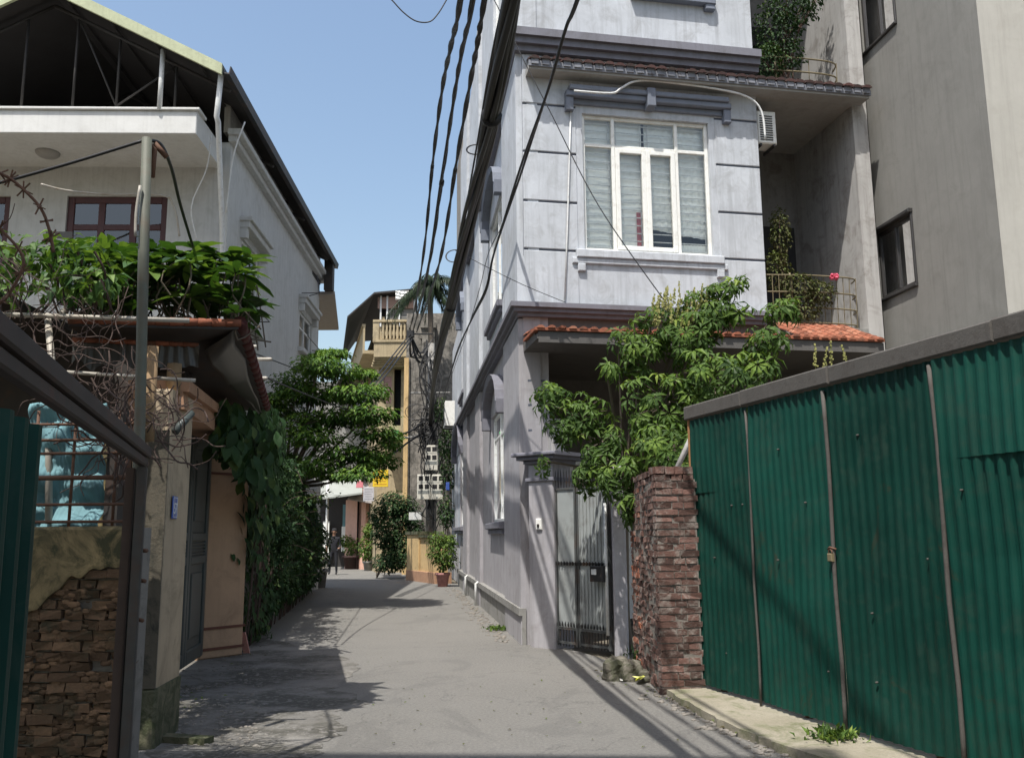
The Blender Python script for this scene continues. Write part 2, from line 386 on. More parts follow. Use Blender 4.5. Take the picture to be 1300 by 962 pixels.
def win_side(Q, mul=(.5,), tr=(.78,), arch=True, hood='purple_trim', sill=True):
    wo = window_parts(house, Ws, *Q, mul, tr, fw=.06, inset=.05, bars=9)
    u0, u1, z0, z1 = Q; c = (u0 + u1) / 2; hw = (u1 - u0) / 2 + .12
    cu = curtain_mesh(Ws, u0, u1, z0, z1, -.22); cu.build('curtain', M['curtain'], wo)
    h = MB(); N = 10
    if arch:   # filled arch panel above the opening with a heavy hood
        pts = [(c + hw * math.cos(math.pi * k / N), z1 + .02 + hw * .40 * math.sin(math.pi * k / N)) for k in range(N + 1)]
        out = [(c + (hw + .10) * math.cos(math.pi * k / N), z1 - .02 + (hw * .40 + .13) * math.sin(math.pi * k / N)) for k in range(N + 1)]
        for k in range(N):
            a, b, d, e = pts[k], pts[k + 1], out[k + 1], out[k]
            h.hexa([Ws.P(*a, .0), Ws.P(*b, .0), Ws.P(*b, .16), Ws.P(*a, .16), Ws.P(*e, .0), Ws.P(*d, .0), Ws.P(*d, .19), Ws.P(*e, .19)])
        for s in (-1, 1):
            x = c + s * (hw + .04); h.box(Ws, x - .1, x + .1, z1 - .22, z1 + .01, 0, .17)
    else:
        h.box(Ws, c - hw - .1, c + hw + .1, z1 + .06, z1 + .22, 0, .16); h.box(Ws, c - hw - .03, c + hw + .03, z1 + .02, z1 + .07, 0, .10)
    h.build('hood', M[hood], wo)
    if sill:
        k = MB(); k.bevbox(Ws, u0 - .1, u1 + .1, z0 - .13, z0 - .02, -.05, .12); k.bevbox(Ws, u0 - .04, u1 + .04, z0 - .22, z0 - .13, 0, .07); k.build('sill', M['purple_trim'], wo)
win_side(W1); win_side(W2); win_side(W3, hood='bluegrey'); win_side(W4, mul=(), hood='bluegrey'); win_side(W5, hood='bluegrey')
# arch tracery above the ground window
# ---- pilasters on the side
pl = MB(); pu = MB()
for (x0, x1, y) in ((644, 664, 430), (607, 613, 600), (591, 596, 640)):
    a, b = sorted((Ws.pu(x0, y), Ws.pu(x1, y))); a = max(a, .0)
    if x1 == 664: a = .012
    pl.box(Ws, a, b, .0, zc1b - .02, -.01, .07); pu.box(Ws, a, b, zc1t - .02, zc2b + .04, -.01, .08); pu.box(Ws, a, b, zc2t - .05, H, -.01, .08)
pl.each('pilaster', M['purple_low'], house); pu.each('pilaster', M['purple_up'], house)
# ---- cornices round the corner
def cornice(z0, z1, mat, uend, name, pr=.2):
    c = MB(); steps = ((0, .3, .45), (.3, .62, .75), (.62, 1.0, 1.0))
    for a, b, q in steps:
        p = pr * q; za, zb = z0 + (z1 - z0) * a, z0 + (z1 - z0) * b
        pa = [Wf.P(uend, za, -.02), Wf.P(uend, za, p), None, Ws.P(SL + .0, za, p), Ws.P(SL + .0, za, -.02), Wf.P(.02, za, -.02)]
        # mitred outer corner
        a1, d1 = Wf.P(0, za, p), Wf.u; a2, d2 = Ws.P(0, za, p), Ws.u
        den = d1.x * d2.y - d1.y * d2.x; t = ((a2.x - a1.x) * d2.y - (a2.y - a1.y) * d2.x) / den
        pa[2] = a1 + d1 * t; c.prism(pa, Vector((0, 0, zb - za - .002)))
    c.build(name, M[mat], house)
cornice(zc1b, zc1t, 'purple_trim', uE + .02, 'middle_cornice'); cornice(zc2b, zc2t, 'purple_trim', uE + .04, 'upper_cornice', .22)
pz_ = Ws.pz(645, 762)
pb = MB(); pb.box(Ws, -.02, SL, pz_ - .05, pz_ + .05, .0, .10); pb.box(Ws, -.02, SL, -.3, pz_ - .05, .0, .055); pb.build('plinth', M['cement'], house)
dp = MB()   # drain pipe along the plinth
for px_ in (612, 598): 
    u_ = Ws.pu(px_, 700); dp.tube([Ws.P(u_, .0, .13), Ws.P(u_, pz_ + .02, .13), Ws.P(u_, pz_ + .04, .08)], .035, 8)
dp.each('waste_pipe', M['white_metal'], house)
# ---- grooved panels of the front
zg = [Wf.pz(700, y) for y in (135, 195, 257, 318)]; g_ = .018
pn = MB(); zt = zc2b - .0
rows = [(zc1t, zg[3]), (zg[3], zg[2]), (zg[2], zg[1]), (zg[1], zg[0]), (zg[0], zt)]
ul, ur = win[0] - .10, win[1] + .10
for a, b in rows:
    pn.bevbox(Wf, .02, ul, a + g_, b - g_, .001, .03, .008); pn.bevbox(Wf, ur, uE - .005, a + g_, b - g_, .001, .03, .008)
pn.box(Wf, ul + .0, ur, zc1t + g_, win[2] - .22, .001, .028); pn.box(Wf, ul, ur, win[3] + .42, zt - g_, .001, .028)
pn.each('wall_panel', M['purple_up'], house)
gr = MB(); gr.box(Wf, .015, ul + .01, zg[3] - .1, zt, .0, .006); gr.box(Wf, ur - .01, uE - .004, zg[3] - .1, zt, .0, .006); gr.each('panel_joint', M['groove'], house)
sr = MB()   # plain band round the window
sr.box(Wf, ul, win[0], win[2] - .2, win[3] + .42, .001, .02); sr.box(Wf, win[1], ur, win[2] - .2, win[3] + .42, .001, .02); sr.box(Wf, win[0], win[1], win[3], win[3] + .42, .001, .02)
sr.build('window_surround', M['purple_up'], house)
# ground floor grooves
gg = MB()
for y in (483, 514, 546): z = Wf.pz(672, y); gg.box(Wf, .06, pu_lo - .06, z - .015, z + .015, .001, .008)
gg.each('panel_joint', M['groove'], house)
# ---- big window
u0, u1, z0, z1 = win
wo = MB(); fw = .055
um = [u0 + (u1 - u0) * q for q in (0, .245, .5, .745, 1)]
ztr = Wf.pz(820, 188)
for u in (um[0], um[1], um[3], um[4]):
    a = min(max(u - fw / 2, u0), u1 - fw); wo.bevbox(Wf, a, a + fw, z0, z1, -.10, -.035, .008)
for za, zb in ((z0, z0 + fw), (z1 - fw, z1), (ztr - fw / 2, ztr + fw / 2)): wo.bevbox(Wf, u0 + fw, u1 - fw, za, zb, -.10, -.04, .008)
bw = wo.build('front_window', M['white'], house)
sa = MB()
for a, b in ((um[1] + .03, um[2]), (um[2], um[3] - .03)):   # two casements
    for q in ((a, a + .07, z0 + .05, ztr - .03), (b - .07, b, z0 + .05, ztr - .03), (a + .07, b - .07, z0 + .05, z0 + .12), (a + .07, b - .07, ztr - .1, ztr - .03)): sa.bevbox(Wf, *q, -.085, -.022, .008)
sa.build('casement', M['white'], bw)
gl = MB(); gl.quad(Wf.P(u0, z0, -.07), Wf.P(u1, z0, -.07), Wf.P(u1, z1, -.07), Wf.P(u0, z1, -.07)); gl.build('pane', M['glass'], bw)
br = MB(); k = 0; z = z0 + .1
while z < z1 - .05:
    br.tube([Wf.P(u0, z, -.115), Wf.P(u1, z, -.115)], .009, 5); z += .125
for q in (.22, .28, .47, .53, .97): br.tube([Wf.P(u0 + (u1 - u0) * q, z0, -.125), Wf.P(u0 + (u1 - u0) * q, z1, -.125)], .008, 5)
br.build('bars', M['white_metal'], bw)
cl = curtain_mesh(Wf, u0, um[2] - .03, z0, z1, -.155, hz=.6, amp=.012, m=60)
c2 = curtain_mesh(Wf, um[2] + .02, u1, z0, z1, -.165, hem=lambda t: z0 + .46 - .14 * t, hz=.35, amp=.02, m=50); 
cl.add(c2.v, c2.f); cl.sm = [True] * len(cl.f); cl.build('curtain', M['curtain'], bw)
rc = curtain_mesh(Wf, um[2] - .15, um[2] - .08, z0 + .03, z0 + .7, -.137, amp=.004, n=6); rc.build('red_drape', M['red_cloth'], bw)
lc = curtain_mesh(Wf, um[3] + .03, u1, z0 + .0, z0 + .22, -.15, amp=.006); lc.build('low_curtain', M['curtain'], bw)
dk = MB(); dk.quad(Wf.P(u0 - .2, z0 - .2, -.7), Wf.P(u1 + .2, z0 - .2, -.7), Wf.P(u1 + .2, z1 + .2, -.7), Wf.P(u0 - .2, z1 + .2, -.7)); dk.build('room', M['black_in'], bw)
si = MB(); si.bevbox(Wf, ul - .04, ur + .04, z0 - .13, z0 - .005, -.06, .10); si.bevbox(Wf, ul - .1, ur + .1, z0 - .22, z0 - .13, 0, .07)
for s in (ul - .02, ur - .08): si.bevbox(Wf, s, s + .12, z0 - .34, z0 - .22, 0, .08)
si.build('sill', M['purple_up'], bw)
hd = MB(); ha, hb = Wf.pu(716, 130), Wf.pu(924, 150); zh = Wf.pz(720, 127)
hd.bevbox(Wf, ha, hb, zh, zh + .09, 0, .16); hd.bevbox(Wf, ha + .05, hb - .05, zh + .09, zh + .17, 0, .20); hd.bevbox(Wf, ha + .12, hb - .12, zh - .09, zh, 0, .07)
for s in (ha, hb - .12): hd.bevbox(Wf, s, s + .12, zh - .22, zh, 0, .13)
hd.bevbox(Wf, (ha + hb) / 2 - .07, (ha + hb) / 2 + .07, zh - .1, zh + .2, .02, .235)
hd.build('hood', M['bluegrey'], bw)
# upper floor sill just inside the frame
us = MB(); us.bevbox(Wf, Wf.pu(800, 0), Wf.pu(905, 0), Wf.pz(880, 8), Wf.pz(880, -4), 0, .12); us.bevbox(Wf, Wf.pu(893, 10), Wf.pu(905, 10), Wf.pz(898, 16), Wf.pz(898, 8), 0, .1); us.build('upper_sill', M['bluegrey'], house)
# ---- fin wall and recessed balconies
fn = MB(); fn.box(Wf, fu0, fu1, 0, H, -DEP, .0); fn.build('fin_wall', M['fin'], house)
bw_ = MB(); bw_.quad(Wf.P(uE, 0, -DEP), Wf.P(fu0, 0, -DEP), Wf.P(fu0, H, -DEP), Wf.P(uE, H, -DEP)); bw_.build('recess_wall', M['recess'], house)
zb2 = Wf.pz(1010, 414); zcan = offs(Wf, .5).pz(700, 91)
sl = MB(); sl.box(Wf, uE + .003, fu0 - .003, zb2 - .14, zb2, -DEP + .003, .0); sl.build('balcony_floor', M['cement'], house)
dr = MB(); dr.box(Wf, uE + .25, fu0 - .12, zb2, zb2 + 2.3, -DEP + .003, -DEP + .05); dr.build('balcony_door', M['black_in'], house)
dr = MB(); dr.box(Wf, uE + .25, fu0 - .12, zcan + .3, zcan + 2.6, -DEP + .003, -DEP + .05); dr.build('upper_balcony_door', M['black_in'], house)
def railing(z, u0, u1, hs, mat, o=-.06, n=12, name='railing', rr=.012):
    r = MB()
    for h in hs: r.tube(smooth_path([Wf.P(u0, z + h, o), Wf.P((u0 + u1) / 2, z + h + .01, o + .05), Wf.P(u1 - .15, z + h, o + .02), Wf.P(u1, z + h, o - .25)], 5), rr, 6)
    for i in range(n + 1):
        u = u0 + (u1 - .1 - u0) * i / n; r.tube([Wf.P(u, z, o + .0), Wf.P(u, z + hs[-1], o + .03)], rr * .55, 5)
    r.tube([Wf.P(u0 + .42, z, o), Wf.P(u0 + .42, z + hs[-1] + .05, o)], rr * 1.4, 6)
    return r.build(name, M[mat], house)
railing(zb2, uE + .02, fu0 - .05, (.06, .3, .55, .82), 'brass', n=14)
railing(zcan + .3, uE + .02, fu0 - .08, (.18, .38, .62), 'brass', o=-.1, n=3, rr=.014)
# ---- upper canopy
OV = .33; WO = offs(Wf, OV)
cu0, cu1 = 0.07, WO.pu(1106, 120)
zf = WO.pz(700, 88)
cn = MB(); cn.box(Wf, cu0, cu1 - .02, zf, zf + .10, .035, OV - .03); cn.box(Wf, uE + .003, fu0 - .003, zf, zf + .10, -DEP + .003, .03); cn.build('upper_canopy', M['soffit'], house)
ed = MB(); ed.box(Wf, cu0 - .01, cu1, zf + .035, zf + .125, OV - .03, OV); n = 34
for i in range(n): 
    a = cu0 + (cu1 - cu0) * (i + .5) / n; ed.box(Wf, a - .055, a + .055, zf + .06, zf + .15, OV - .01, OV + .022)
ed.build('canopy_edge', M['old_pan'], house)
tl = MB(); tile_row(tl, Wf, cu0, cu1, zf + .125, zf + .27, OV + .05, .04, .165, .062); tl.build('canopy_tiles', M['old_tile'], house)
# ---- lower canopy with orange tiles
WL = offs(Wf, .95); zl = WL.pz(760, 432); lu0 = WL.pu(682, 430); lu1 = WL.pu(1122, 440)
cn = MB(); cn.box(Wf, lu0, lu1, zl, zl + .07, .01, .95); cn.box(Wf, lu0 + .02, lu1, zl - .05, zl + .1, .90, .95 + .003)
cn.box(Wf, lu0 + .0, lu1, zl + .07, zl + .16, .0, .80); cn.build('lower_canopy', M['porch_shade'], house)
tl = MB(); tile_row(tl, Wf, lu0 - .03, uE - .0, zl + .13, zl + .24, 1.0, .02, .15, .045, 4)
tile_row(tl, Wf, uE, lu1, zl + .12, zb2 + .02, 1.0, -.02, .15, .045, 7)
tl.box(Wf, lu0 - .04, lu1, zl + .11, zl + .15, .2, .985); tl.build('lower_canopy_tiles', M['terracotta'], house)
# ---- ground floor porch
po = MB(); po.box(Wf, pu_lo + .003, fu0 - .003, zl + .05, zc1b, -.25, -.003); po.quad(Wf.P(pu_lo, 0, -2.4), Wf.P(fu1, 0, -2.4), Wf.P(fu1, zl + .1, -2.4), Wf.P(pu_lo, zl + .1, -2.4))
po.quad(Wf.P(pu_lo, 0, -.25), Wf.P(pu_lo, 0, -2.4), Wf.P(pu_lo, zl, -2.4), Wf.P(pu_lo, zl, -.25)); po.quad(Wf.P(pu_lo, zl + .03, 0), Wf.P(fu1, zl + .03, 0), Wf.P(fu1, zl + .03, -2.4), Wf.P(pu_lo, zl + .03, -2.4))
po.build('porch_wall', M['porch_shade'], house)
pp = MB(); a = Wf.pu(696, 560); pp.bevbox(Wf, a, a + .2, 0, Wf.pz(704, 540), .0, .22); pp.bevbox(Wf, a - .03, a + .23, Wf.pz(704, 540), Wf.pz(704, 534), -.02, .25); pp.build('porch_pillar', M['fin'], house)
dw = MB(); a = Wf.pu(770, 500)
for q in (0, 1.0, 2.0): dw.box(Wf, a + q, a + q + .07, .1, 2.7, -2.38, -2.3)
for z in (.1, 2.0, 2.65): dw.box(Wf, a, a + 2.07, z, z + .06, -2.385, -2.305)
dw.build('porch_window', M['white_metal'], house)
st = MB(); p = [Wf.P(Wf.pu(740, 520), Wf.pz(740, 545), -1.2), Wf.P(Wf.pu(812, 505), Wf.pz(812, 515), -1.9)]
st.tube(p, .06, 6); st.build('awning_bar', M['cement'], house)
# conduit on the front wall
cd = MB(); pts = [Wf.P(*Wf.pix(x, y), .05) for x, y in ((716, 382), (719, 300), (722, 200), (724, 125))]
cd.tube(pts, .013, 6); pts = [Wf.P(*Wf.pix(x, y), .24) for x, y in ((724, 125), (770, 128), (782, 122), (800, 113), (830, 113), (900, 122), (940, 132), (958, 150), (963, 185))]
cd.tube(smooth_path(pts, 4), .018, 6); cd.build('conduit_pipe', M['white_metal'], house)
# AC unit of the upper balcony
def ac_unit(W, u, z, o, wd, ht, dp_, label):
    c = W.P(u + wd / 2, z, o); t = thing('air_conditioner', label, 'air conditioner', c)
    b = MB(); b.bevbox(W, u, u + wd, z, z + ht, o, o + dp_, .02); b.build('casing', M['white'], t)
    g = MB(); n = int(ht * .8 / .04)
    for i in range(n): z_ = z + ht * .1 + i * .04; g.box(W, u + wd * .12, u + wd * .78, z_, z_ + .016, o + dp_ + .001, o + dp_ + .012)
    g.build('grille', M['dark_frame'], t)
    k = MB()
    for q in (.15, .85): k.box(W, u + wd * q - .015, u + wd * q + .015, z - .04, z - .002, o - .1, o + dp_)
    k.each('bracket', M['black_metal'], t); return t
ac_unit(Wf, uE + .03, Wf.pz(975, 181), -.32, .33, .56, .28, 'white air conditioner outdoor unit with slatted grille hung high in the balcony recess')
wa = Ws.pu(576, 560)
ac_unit(Ws, Ws.pu(582, 530), Ws.pz(578, 548), .12, 1.0, .8, .32, 'cream air conditioner box bracketed on the lavender side wall above the lane')
# brick annex at the far end
an = thing('brick_annex', 'rough brick annex with pale plaster edge at the far end of the lavender house', 'building', (Ws.P(SL + .6, 0, -1).x, Ws.P(SL + .6, 0, -1).y, 0))
a = MB(); a.box(Ws, SL + .01, Ws.pu(573, 700), 0, Ws.pz(578, 430), -3, -.02); a.build('plastered_wall', M['purple_up'], an)
a = MB(); a.box(Ws, SL + .01, Ws.pu(577, 700), Ws.pz(578, 430), Ws.pz(580, 205), -3, -.05); a.build('brick_wall', M['mortar'], an)
# ================================================================ gate pillars and grey gate
G0, G1 = gnd(706, 823), gnd(779, 833)
pa, pb_ = gnd(672.5, 821), gnd(705, 824)
Wp = Plane((pa.x, pa.y), (pb_.x, pb_.y)); PW = Wp.L
pil = thing('gate_post', 'lavender gate pillar with a moulded cap and doorbell at the corner of the house', 'gate pillar', (pa.x + PW / 2, pa.y + .2, 0))
zt = Wp.pz(690, 588)
p = MB(); p.bevbox(Wp, 0, PW, -.1, zt, -.42, .0, .015); p.build('shaft', M['purple_low'], pil)
p = MB()
for a, b, q in ((zt, zt + .05, .05), (zt + .05, zt + .1, .12), (zt + .1, zt + .15, .17)): p.bevbox(Wp, -q, PW + q, a, b, -.42 - q, q, .012)
zc_ = Wp.pz(690, 606); p.bevbox(Wp, -.03, PW + .03, zc_ - .05, zc_, -.45, .03, .008); p.build('cap', M['purple_trim'], pil)
p = MB(); u_, z_ = Wp.pix(685, 665); p.bevbox(Wp, u_ - .05, u_ + .05, z_ - .075, z_ + .075, .0, .03, .01); bell = p.build('doorbell', M['white'], pil)
p = MB(); p.bevbox(Wp, u_ - .018, u_ + .018, z_ - .045, z_ + .0, .031, .045, .004); p.build('button', M['black_metal'], bell)
WpS = Plane((pa.x, pa.y), (Wp.P(0, 0, -.42).x, Wp.P(0, 0, -.42).y))
p = MB(); u_, z_ = WpS.pix(664, 649); u_ = min(max(u_, .12), .3); p.bevbox(WpS, u_ - .07, u_ + .07, z_ - .085, z_ + .085, .001, .012, .003); p.build('house_number_plate', M['lightblue_plate'], pil)
Wg = Plane((G0.x, G0.y), (G1.x, G1.y)); GL = Wg.L
gt = thing('metal_gate', 'grey sheet metal gate with pointed bars above and below, between two lavender pillars', 'gate', ((G0.x + G1.x) / 2, (G0.y + G1.y) / 2, 0))
zs_t, zs_m, zs_b, zsp = Wg.pz(712, 622), Wg.pz(712, 716), Wg.pz(712, 795), Wg.pz(712, 597)
mid = GL * .42
for k, (a, b) in enumerate(((.03, mid - .01), (mid + .01, GL - .03))):
    s = MB(); s.box(Wg, a, b, zs_b, zs_t, -.012, -.006)
    if k == 1:
        s2 = MB()
        n = 9
        for i in range(n): u = a + (b - a) * (i + .6) / n; s.box(Wg, u - .012, u + .012, zs_b + .05, zs_m - .06, -.007, .008); s.box(Wg, u - .012, u + .012, zs_m + .06, zs_t - .02, -.007, .008)
    lf = s.build('gate_leaf', M['gate_grey'], gt)
    f = MB()
    for u in (a, b - .035): f.box(Wg, u, u + .035, .06, zs_t + .02, -.03, .012)
    for z in (zs_t, zs_m, zs_b - .03, .08): f.box(Wg, a + .035, b - .035, z, z + .03, -.028, .010)
    f.build('frame', M['frame_grey'], lf)
    f = MB(); n = int((b - a) / .055)
    for i in range(n + 1):
        u = a + .01 + (b - a - .02) * i / n
        f.tube([Wg.P(u, zs_t + .03, 0), Wg.P(u, zsp - .03, 0), Wg.P(u, zsp + .03, 0)], [.008, .008, .001], 5)
        f.tube([Wg.P(u, .05, 0), Wg.P(u, zs_b - .03, 0)], .008, 5); f.tube([Wg.P(u, zs_b + .01, .014), Wg.P(u, zs_b + .04, .014), Wg.P(u, zs_b + .08, .014)], [.012, .012, .001], 5)
        f.tube([Wg.P(u, zs_m - .01, .016), Wg.P(u, zs_m + .03, .018), Wg.P(u, zs_m + .045, .016)], [.012, .016, .001], 5)
    f.build('spiked_bars', M['black_metal'], lf)
b = MB(); u_ = Wg.pu(765, 720); b.bevbox(Wg, u_ - .13, u_ + .1, Wg.pz(765, 738), Wg.pz(765, 718), .012, .11, .01); lk = b.build('lock_box', M['black_metal'], gt)
b = MB(); b.bevbox(Wg, u_ - .09, u_ + .0, Wg.pz(765, 729), Wg.pz(765, 722), .112, .118, .002); b.build('lock_plate', M['white_metal'], lk)
b = MB(); u_ = Wg.pu(772, 720); b.tube([Wg.P(u_, .25, .03), Wg.P(u_, zs_t - .2, .03)], .022, 8); b.build('drop_bolt', M['white_metal'], gt)
ja, jb = gnd(780, 834), gnd(797, 834)
Wj = Plane((ja.x, ja.y), (jb.x, jb.y))
j = MB(); j.bevbox(Wj, 0.01, Wj.L + .02, -.1, 2.35, -.4, .0, .02)
tag(j.build('gate_post', M['purple_low']), 'slim plain lavender pillar on the right side of the grey gate, half hidden by leaves', 'gate pillar')
# ================================================================ green fence on the right
F0, F1 = gnd(892, 880), gnd(1085, 944)
WF = Plane((F0.x, F0.y), (F1.x, F1.y))
M['green'] = None
def greenmat(nm='green_painted_sheet', k=1.0):
    m, nt, b, out = newmat(nm); P = coords(nt)
    n1 = noi(nt, P, 1.2, 6, .6); n2 = noi(nt, coords(nt, (5, 5, .5)), 2.2, 7, .7)
    base = mixc(nt, ramp(nt, n1, [(.3, 0.0), (.7, 1.0)]), (.002 * k, .030 * k, .022 * k), (.006 * k, .056 * k, .041 * k))
    base = mixc(nt, ramp(nt, noi(nt, P, 2.1, 10, .78, 1.2), [(.60, 0.0), (.68, .55)]), base, (.045, .028, .014))
    base = mixc(nt, ramp(nt, n2, [(.5, 0.0), (.8, .45)]), base, (.022, .045, .038))
    du = noi(nt, P, 5, 9, .75, .8); base = mixc(nt, ramp(nt, du, [(.5, 0.0), (.68, .5)]), base, (.03, .05, .038))
    nt.links.new(base, b.inputs['Base Color']); b.inputs['Roughness'].default_value = .5; b.inputs['Specular IOR Level'].default_value = .18
    bump(nt, b, noi(nt, P, 4, 5, .6), .25, .02); return m
M['green'] = greenmat(k=.82); M['green_b'] = greenmat('faded_green_sheet', 1.1)
M['beam'] = plaster('weathered_steel_beam', (.085, .078, .07), (.04, .03, .024), .5, .35, 3, bmp=.5)
M['rust'] = simple('rusty_steel', (.12, .06, .035), .8, var=.4, scale=20, bmp=.4)
fence = thing('corrugated_fence', 'dark green corrugated metal fence with a grey beam on top, right of the brick pillar', 'fence', (F0.x + .5, F0.y - 2, 0))
EUF = 7.4
ztl = WF.pz(877, 532)
ztop = lambda u: ztl
us = [0.0, WF.pu(960, 700), WF.pu(1063, 700), WF.pu(1206, 700)]
us += [us[-1] + 1.05, us[-1] + 2.15, us[-1] + 3.2]
zjoint = [WF.pz(930, 618), None, None, WF.pz(1250, 572), None, None]
for i in range(len(us) - 1):
    s = MB(); a, b = us[i] + .006, us[i + 1] + (.015 if i % 2 else -.004); o = .0 + (.012 if i % 2 else 0)
    zj = zjoint[i]
    if zj: s.corr(WF, a, b, zj - .03, ztl - .02, o + .012, .092, .02, .03); s.corr(WF, a, b, .10, zj, o, .092, .02, .03)
    else: s.corr(WF, a, b, .10, ztl - .02, o, .092, .02, .03)
    pan = s.build('sheet', M['green_b' if i in (1, 3) else 'green'], fence, solid=.002)
    k = MB()
    for q in range(4 if i < 4 else 0):
        u, z = rnd.uniform(a + .1, b - .1), rnd.choice([.45, .95, 1.3, 1.75, 2.2]) + rnd.uniform(-.03, .03)
        k.lathe((0, 0, 0), [(0.001, 0)], 3) if False else k.tube([WF.P(u, z, o + .012), WF.P(u, z, o + .030)], [.008, .006], 8)
    if k.v: k.each('screw', M['beam'], pan)
st = MB()
for i, u in enumerate(us[1:]): st.tube(smooth_path([WF.P(u + .01 * math.sin(q * 2.1), .05 + q * (ztl - .1) / 5, .03) for q in range(6)], 2), .011 if i == 0 else .016, 6)
st.each('seam_rod', M['beam'], fence)
ed = MB(); ed.bevbox(WF, -.035, -.005, .0, ztl + .02, -.04, .03, .005); ed.build('edge_batten', simple('orange_brown_timber', (.30, .15, .06), .85, var=.4, scale=15, bmp=.4), fence)
bm = MB(); L0 = -.05; segs = [-.06, us[1] - .05, us[2] + .1, us[3] + .55, EUF]
for i in range(4): bm.bevbox(WF, segs[i], segs[i + 1] - .004, ztl - .01, ztl + .125 + .004 * (i % 2), -.06, .055 + .004 * (i % 2), .012)
bm.each('top_beam', M['beam'], fence)
u_, z_ = WF.pix(1061, 702)
pk = MB(); pk.bevbox(WF, u_ - .028, u_ + .028, z_ - .06, z_ + .0, .035, .06, .006); pl_ = pk.build('padlock', M['brass'], fence)
pk = MB(); pk.tube([WF.P(u_ + .02 * math.cos(a), z_ + .03 * math.sin(a), .047) for a in [math.pi * q / 8 for q in range(9)]], .006, 6); pk.tube([WF.P(u_ - .05, z_ + .03, .03), WF.P(u_, z_ + .045, .05), WF.P(u_ + .05, z_ + .03, .03)], .008, 6); pk.build('hasp', M['rust'], pl_)
pp_ = MB(); bm2 = MB()
for i, u in enumerate((.3, 1.6, 3.0, 4.6)): bm2.tube([WF.P(u, 0, -.06), WF.P(u, ztl, -.06)], .03, 6)
bm2.each('post', M['rust'], fence)
# ================================================================ brick pillar
B0, B1 = gnd(841, 884), gnd(891, 882)
B2 = gnd(806, 846)
WB = Plane((B0.x, B0.y), (B1.x, B1.y)); WBs = Plane((B0.x, B0.y), (B2.x, B2.y))
BH = WB.pz(865, 600)
bp = thing('brick_pillar', 'weathered red brick wall end with crumbling mortar, left of the green fence', 'brick wall', ((B0.x + B1.x) / 2, B0.y + .6, 0))
core = MB(); BD = WBs.L
pc = [WB.P(.006, -.1, -.003), WB.P(WB.L + .02, -.1, -.003), WB.P(WB.L + .05, -.1, -BD), WBs.P(BD, -.1, -.006), ]
core.prism(pc, Vector((0, 0, BH + .04))); core.build('mortar', M['mortar'], bp)
bk = MB(); ch = .066; nrow = int((BH + .05) / ch); 
def brick(mb, W, u0, u1, z0, z1, o0, o1, tint, j=.004):
    P = W.P; q = lambda: rnd.uniform(-j, j)
    mb.hexa([P(u0 + q(), z0 + q(), o0), P(u1 + q(), z0 + q(), o0), P(u1 + q(), z0 + q(), o1 + q() * 2), P(u0 + q(), z0 + q(), o1 + q() * 2), P(u0 + q(), z1 + q(), o0), P(u1 + q(), z1 + q(), o0), P(u1 + q(), z1 + q(), o1 + q() * 2), P(u0 + q(), z1 + q(), o1 + q() * 2)], tint)
for r_ in range(nrow):
    z = -.05 + r_ * ch; hd_ = r_ % 2
    # front
    u = -.004; k = 0
    while u < WB.L:
        L = .115 if hd_ else .225
        if k == 0 and hd_: L = .225 - .06
        b = min(u + L, WB.L + .04)
        t = rnd.random() ** 1.2 * .85
        if rnd.random() < .035: t = 1.0
        if b - u > .03: brick(bk, WB, u + .006, b - .005, z + .007, z + ch - .005, -.10, rnd.uniform(.0, .012), t)
        u = b; k += 1
    u = .01
    while u < BD:
        L = .225 if hd_ else .165; b = min(u + L, BD)
        if b - u > .03 and rnd.random() > .06:
            t = rnd.random() ** 1.3 * .8
            if u > BD * .55 and rnd.random() < .35: t = .95
            brick(bk, WBs, u + .006, b - .005, z + .007, z + ch - .006, -.10, rnd.uniform(-.008, .01), t, .006)
        u = b
bk.build('bricks', M['brick'], bp)
tp = MB(); n = 4
for i in range(n):   # a course of bricks on edge along the top
    u = WB.L * i / n; brick(tp, WB, u + .004, u + WB.L / n - .004, BH - .01, BH + .06, -.2, .012, .3 + .4 * rnd.random())
n = 9
for i in range(n): u = .03 + (BD - .03) * i / n; brick(tp, WBs, u + .004, u + (BD - .03) / n - .004, BH - .01, BH + .05 + rnd.uniform(-.02, .01), -.18, .01, .2 + .4 * rnd.random())
tp.build('coping_bricks', M['brick'], bp)
# remnant of yard wall between the brick pillar and lavender pillar (leaning timber on it)
tag((lambda m: (m.tube([at(853, 608, 9.3), at(893, 522, 9.3)], .028, 6), m.build('timber_prop', M['fin']))[1])(MB()), 'pale slanting pole leaning above the brick wall end beside the green fence', 'pole')
M['mossy_stub'] = plaster('mossy_masonry', (.15, .135, .11), (.04, .045, .02), .85, .5, 3, bmp=1.0, thr=(.42, .58))
sb = MB(); g0 = gnd(788, 866)
def rock(mb, c, rx, ry, rz, seed, k=8, tint=.5):
    vs = []; rows = 6 if k < 10 else 12
    for i in range(rows + 1):
        ph = math.pi * i / rows - math.pi / 2
        for j in range(k):
            a = 2 * math.pi * j / k; d = Vector((math.cos(ph) * math.cos(a), math.cos(ph) * math.sin(a), math.sin(ph)))
            f = 1 + .28 * noise.noise(d * 1.7 + Vector((seed, seed * 2, 0))) + (.08 * noise.noise(d * 5 + Vector((seed, 0, 4))) if k > 10 else 0); e = max(abs(d.x), abs(d.y), abs(d.z)); f *= (1 / e) ** .45
            vs.append(Vector(c) + Vector((d.x * rx, d.y * ry, d.z * rz)) * f)
    mb.add(vs, [(i * k + j, i * k + (j + 1) % k, (i + 1) * k + (j + 1) % k, (i + 1) * k + j) for i in range(rows) for j in range(k)], tint)
sb.smooth = False
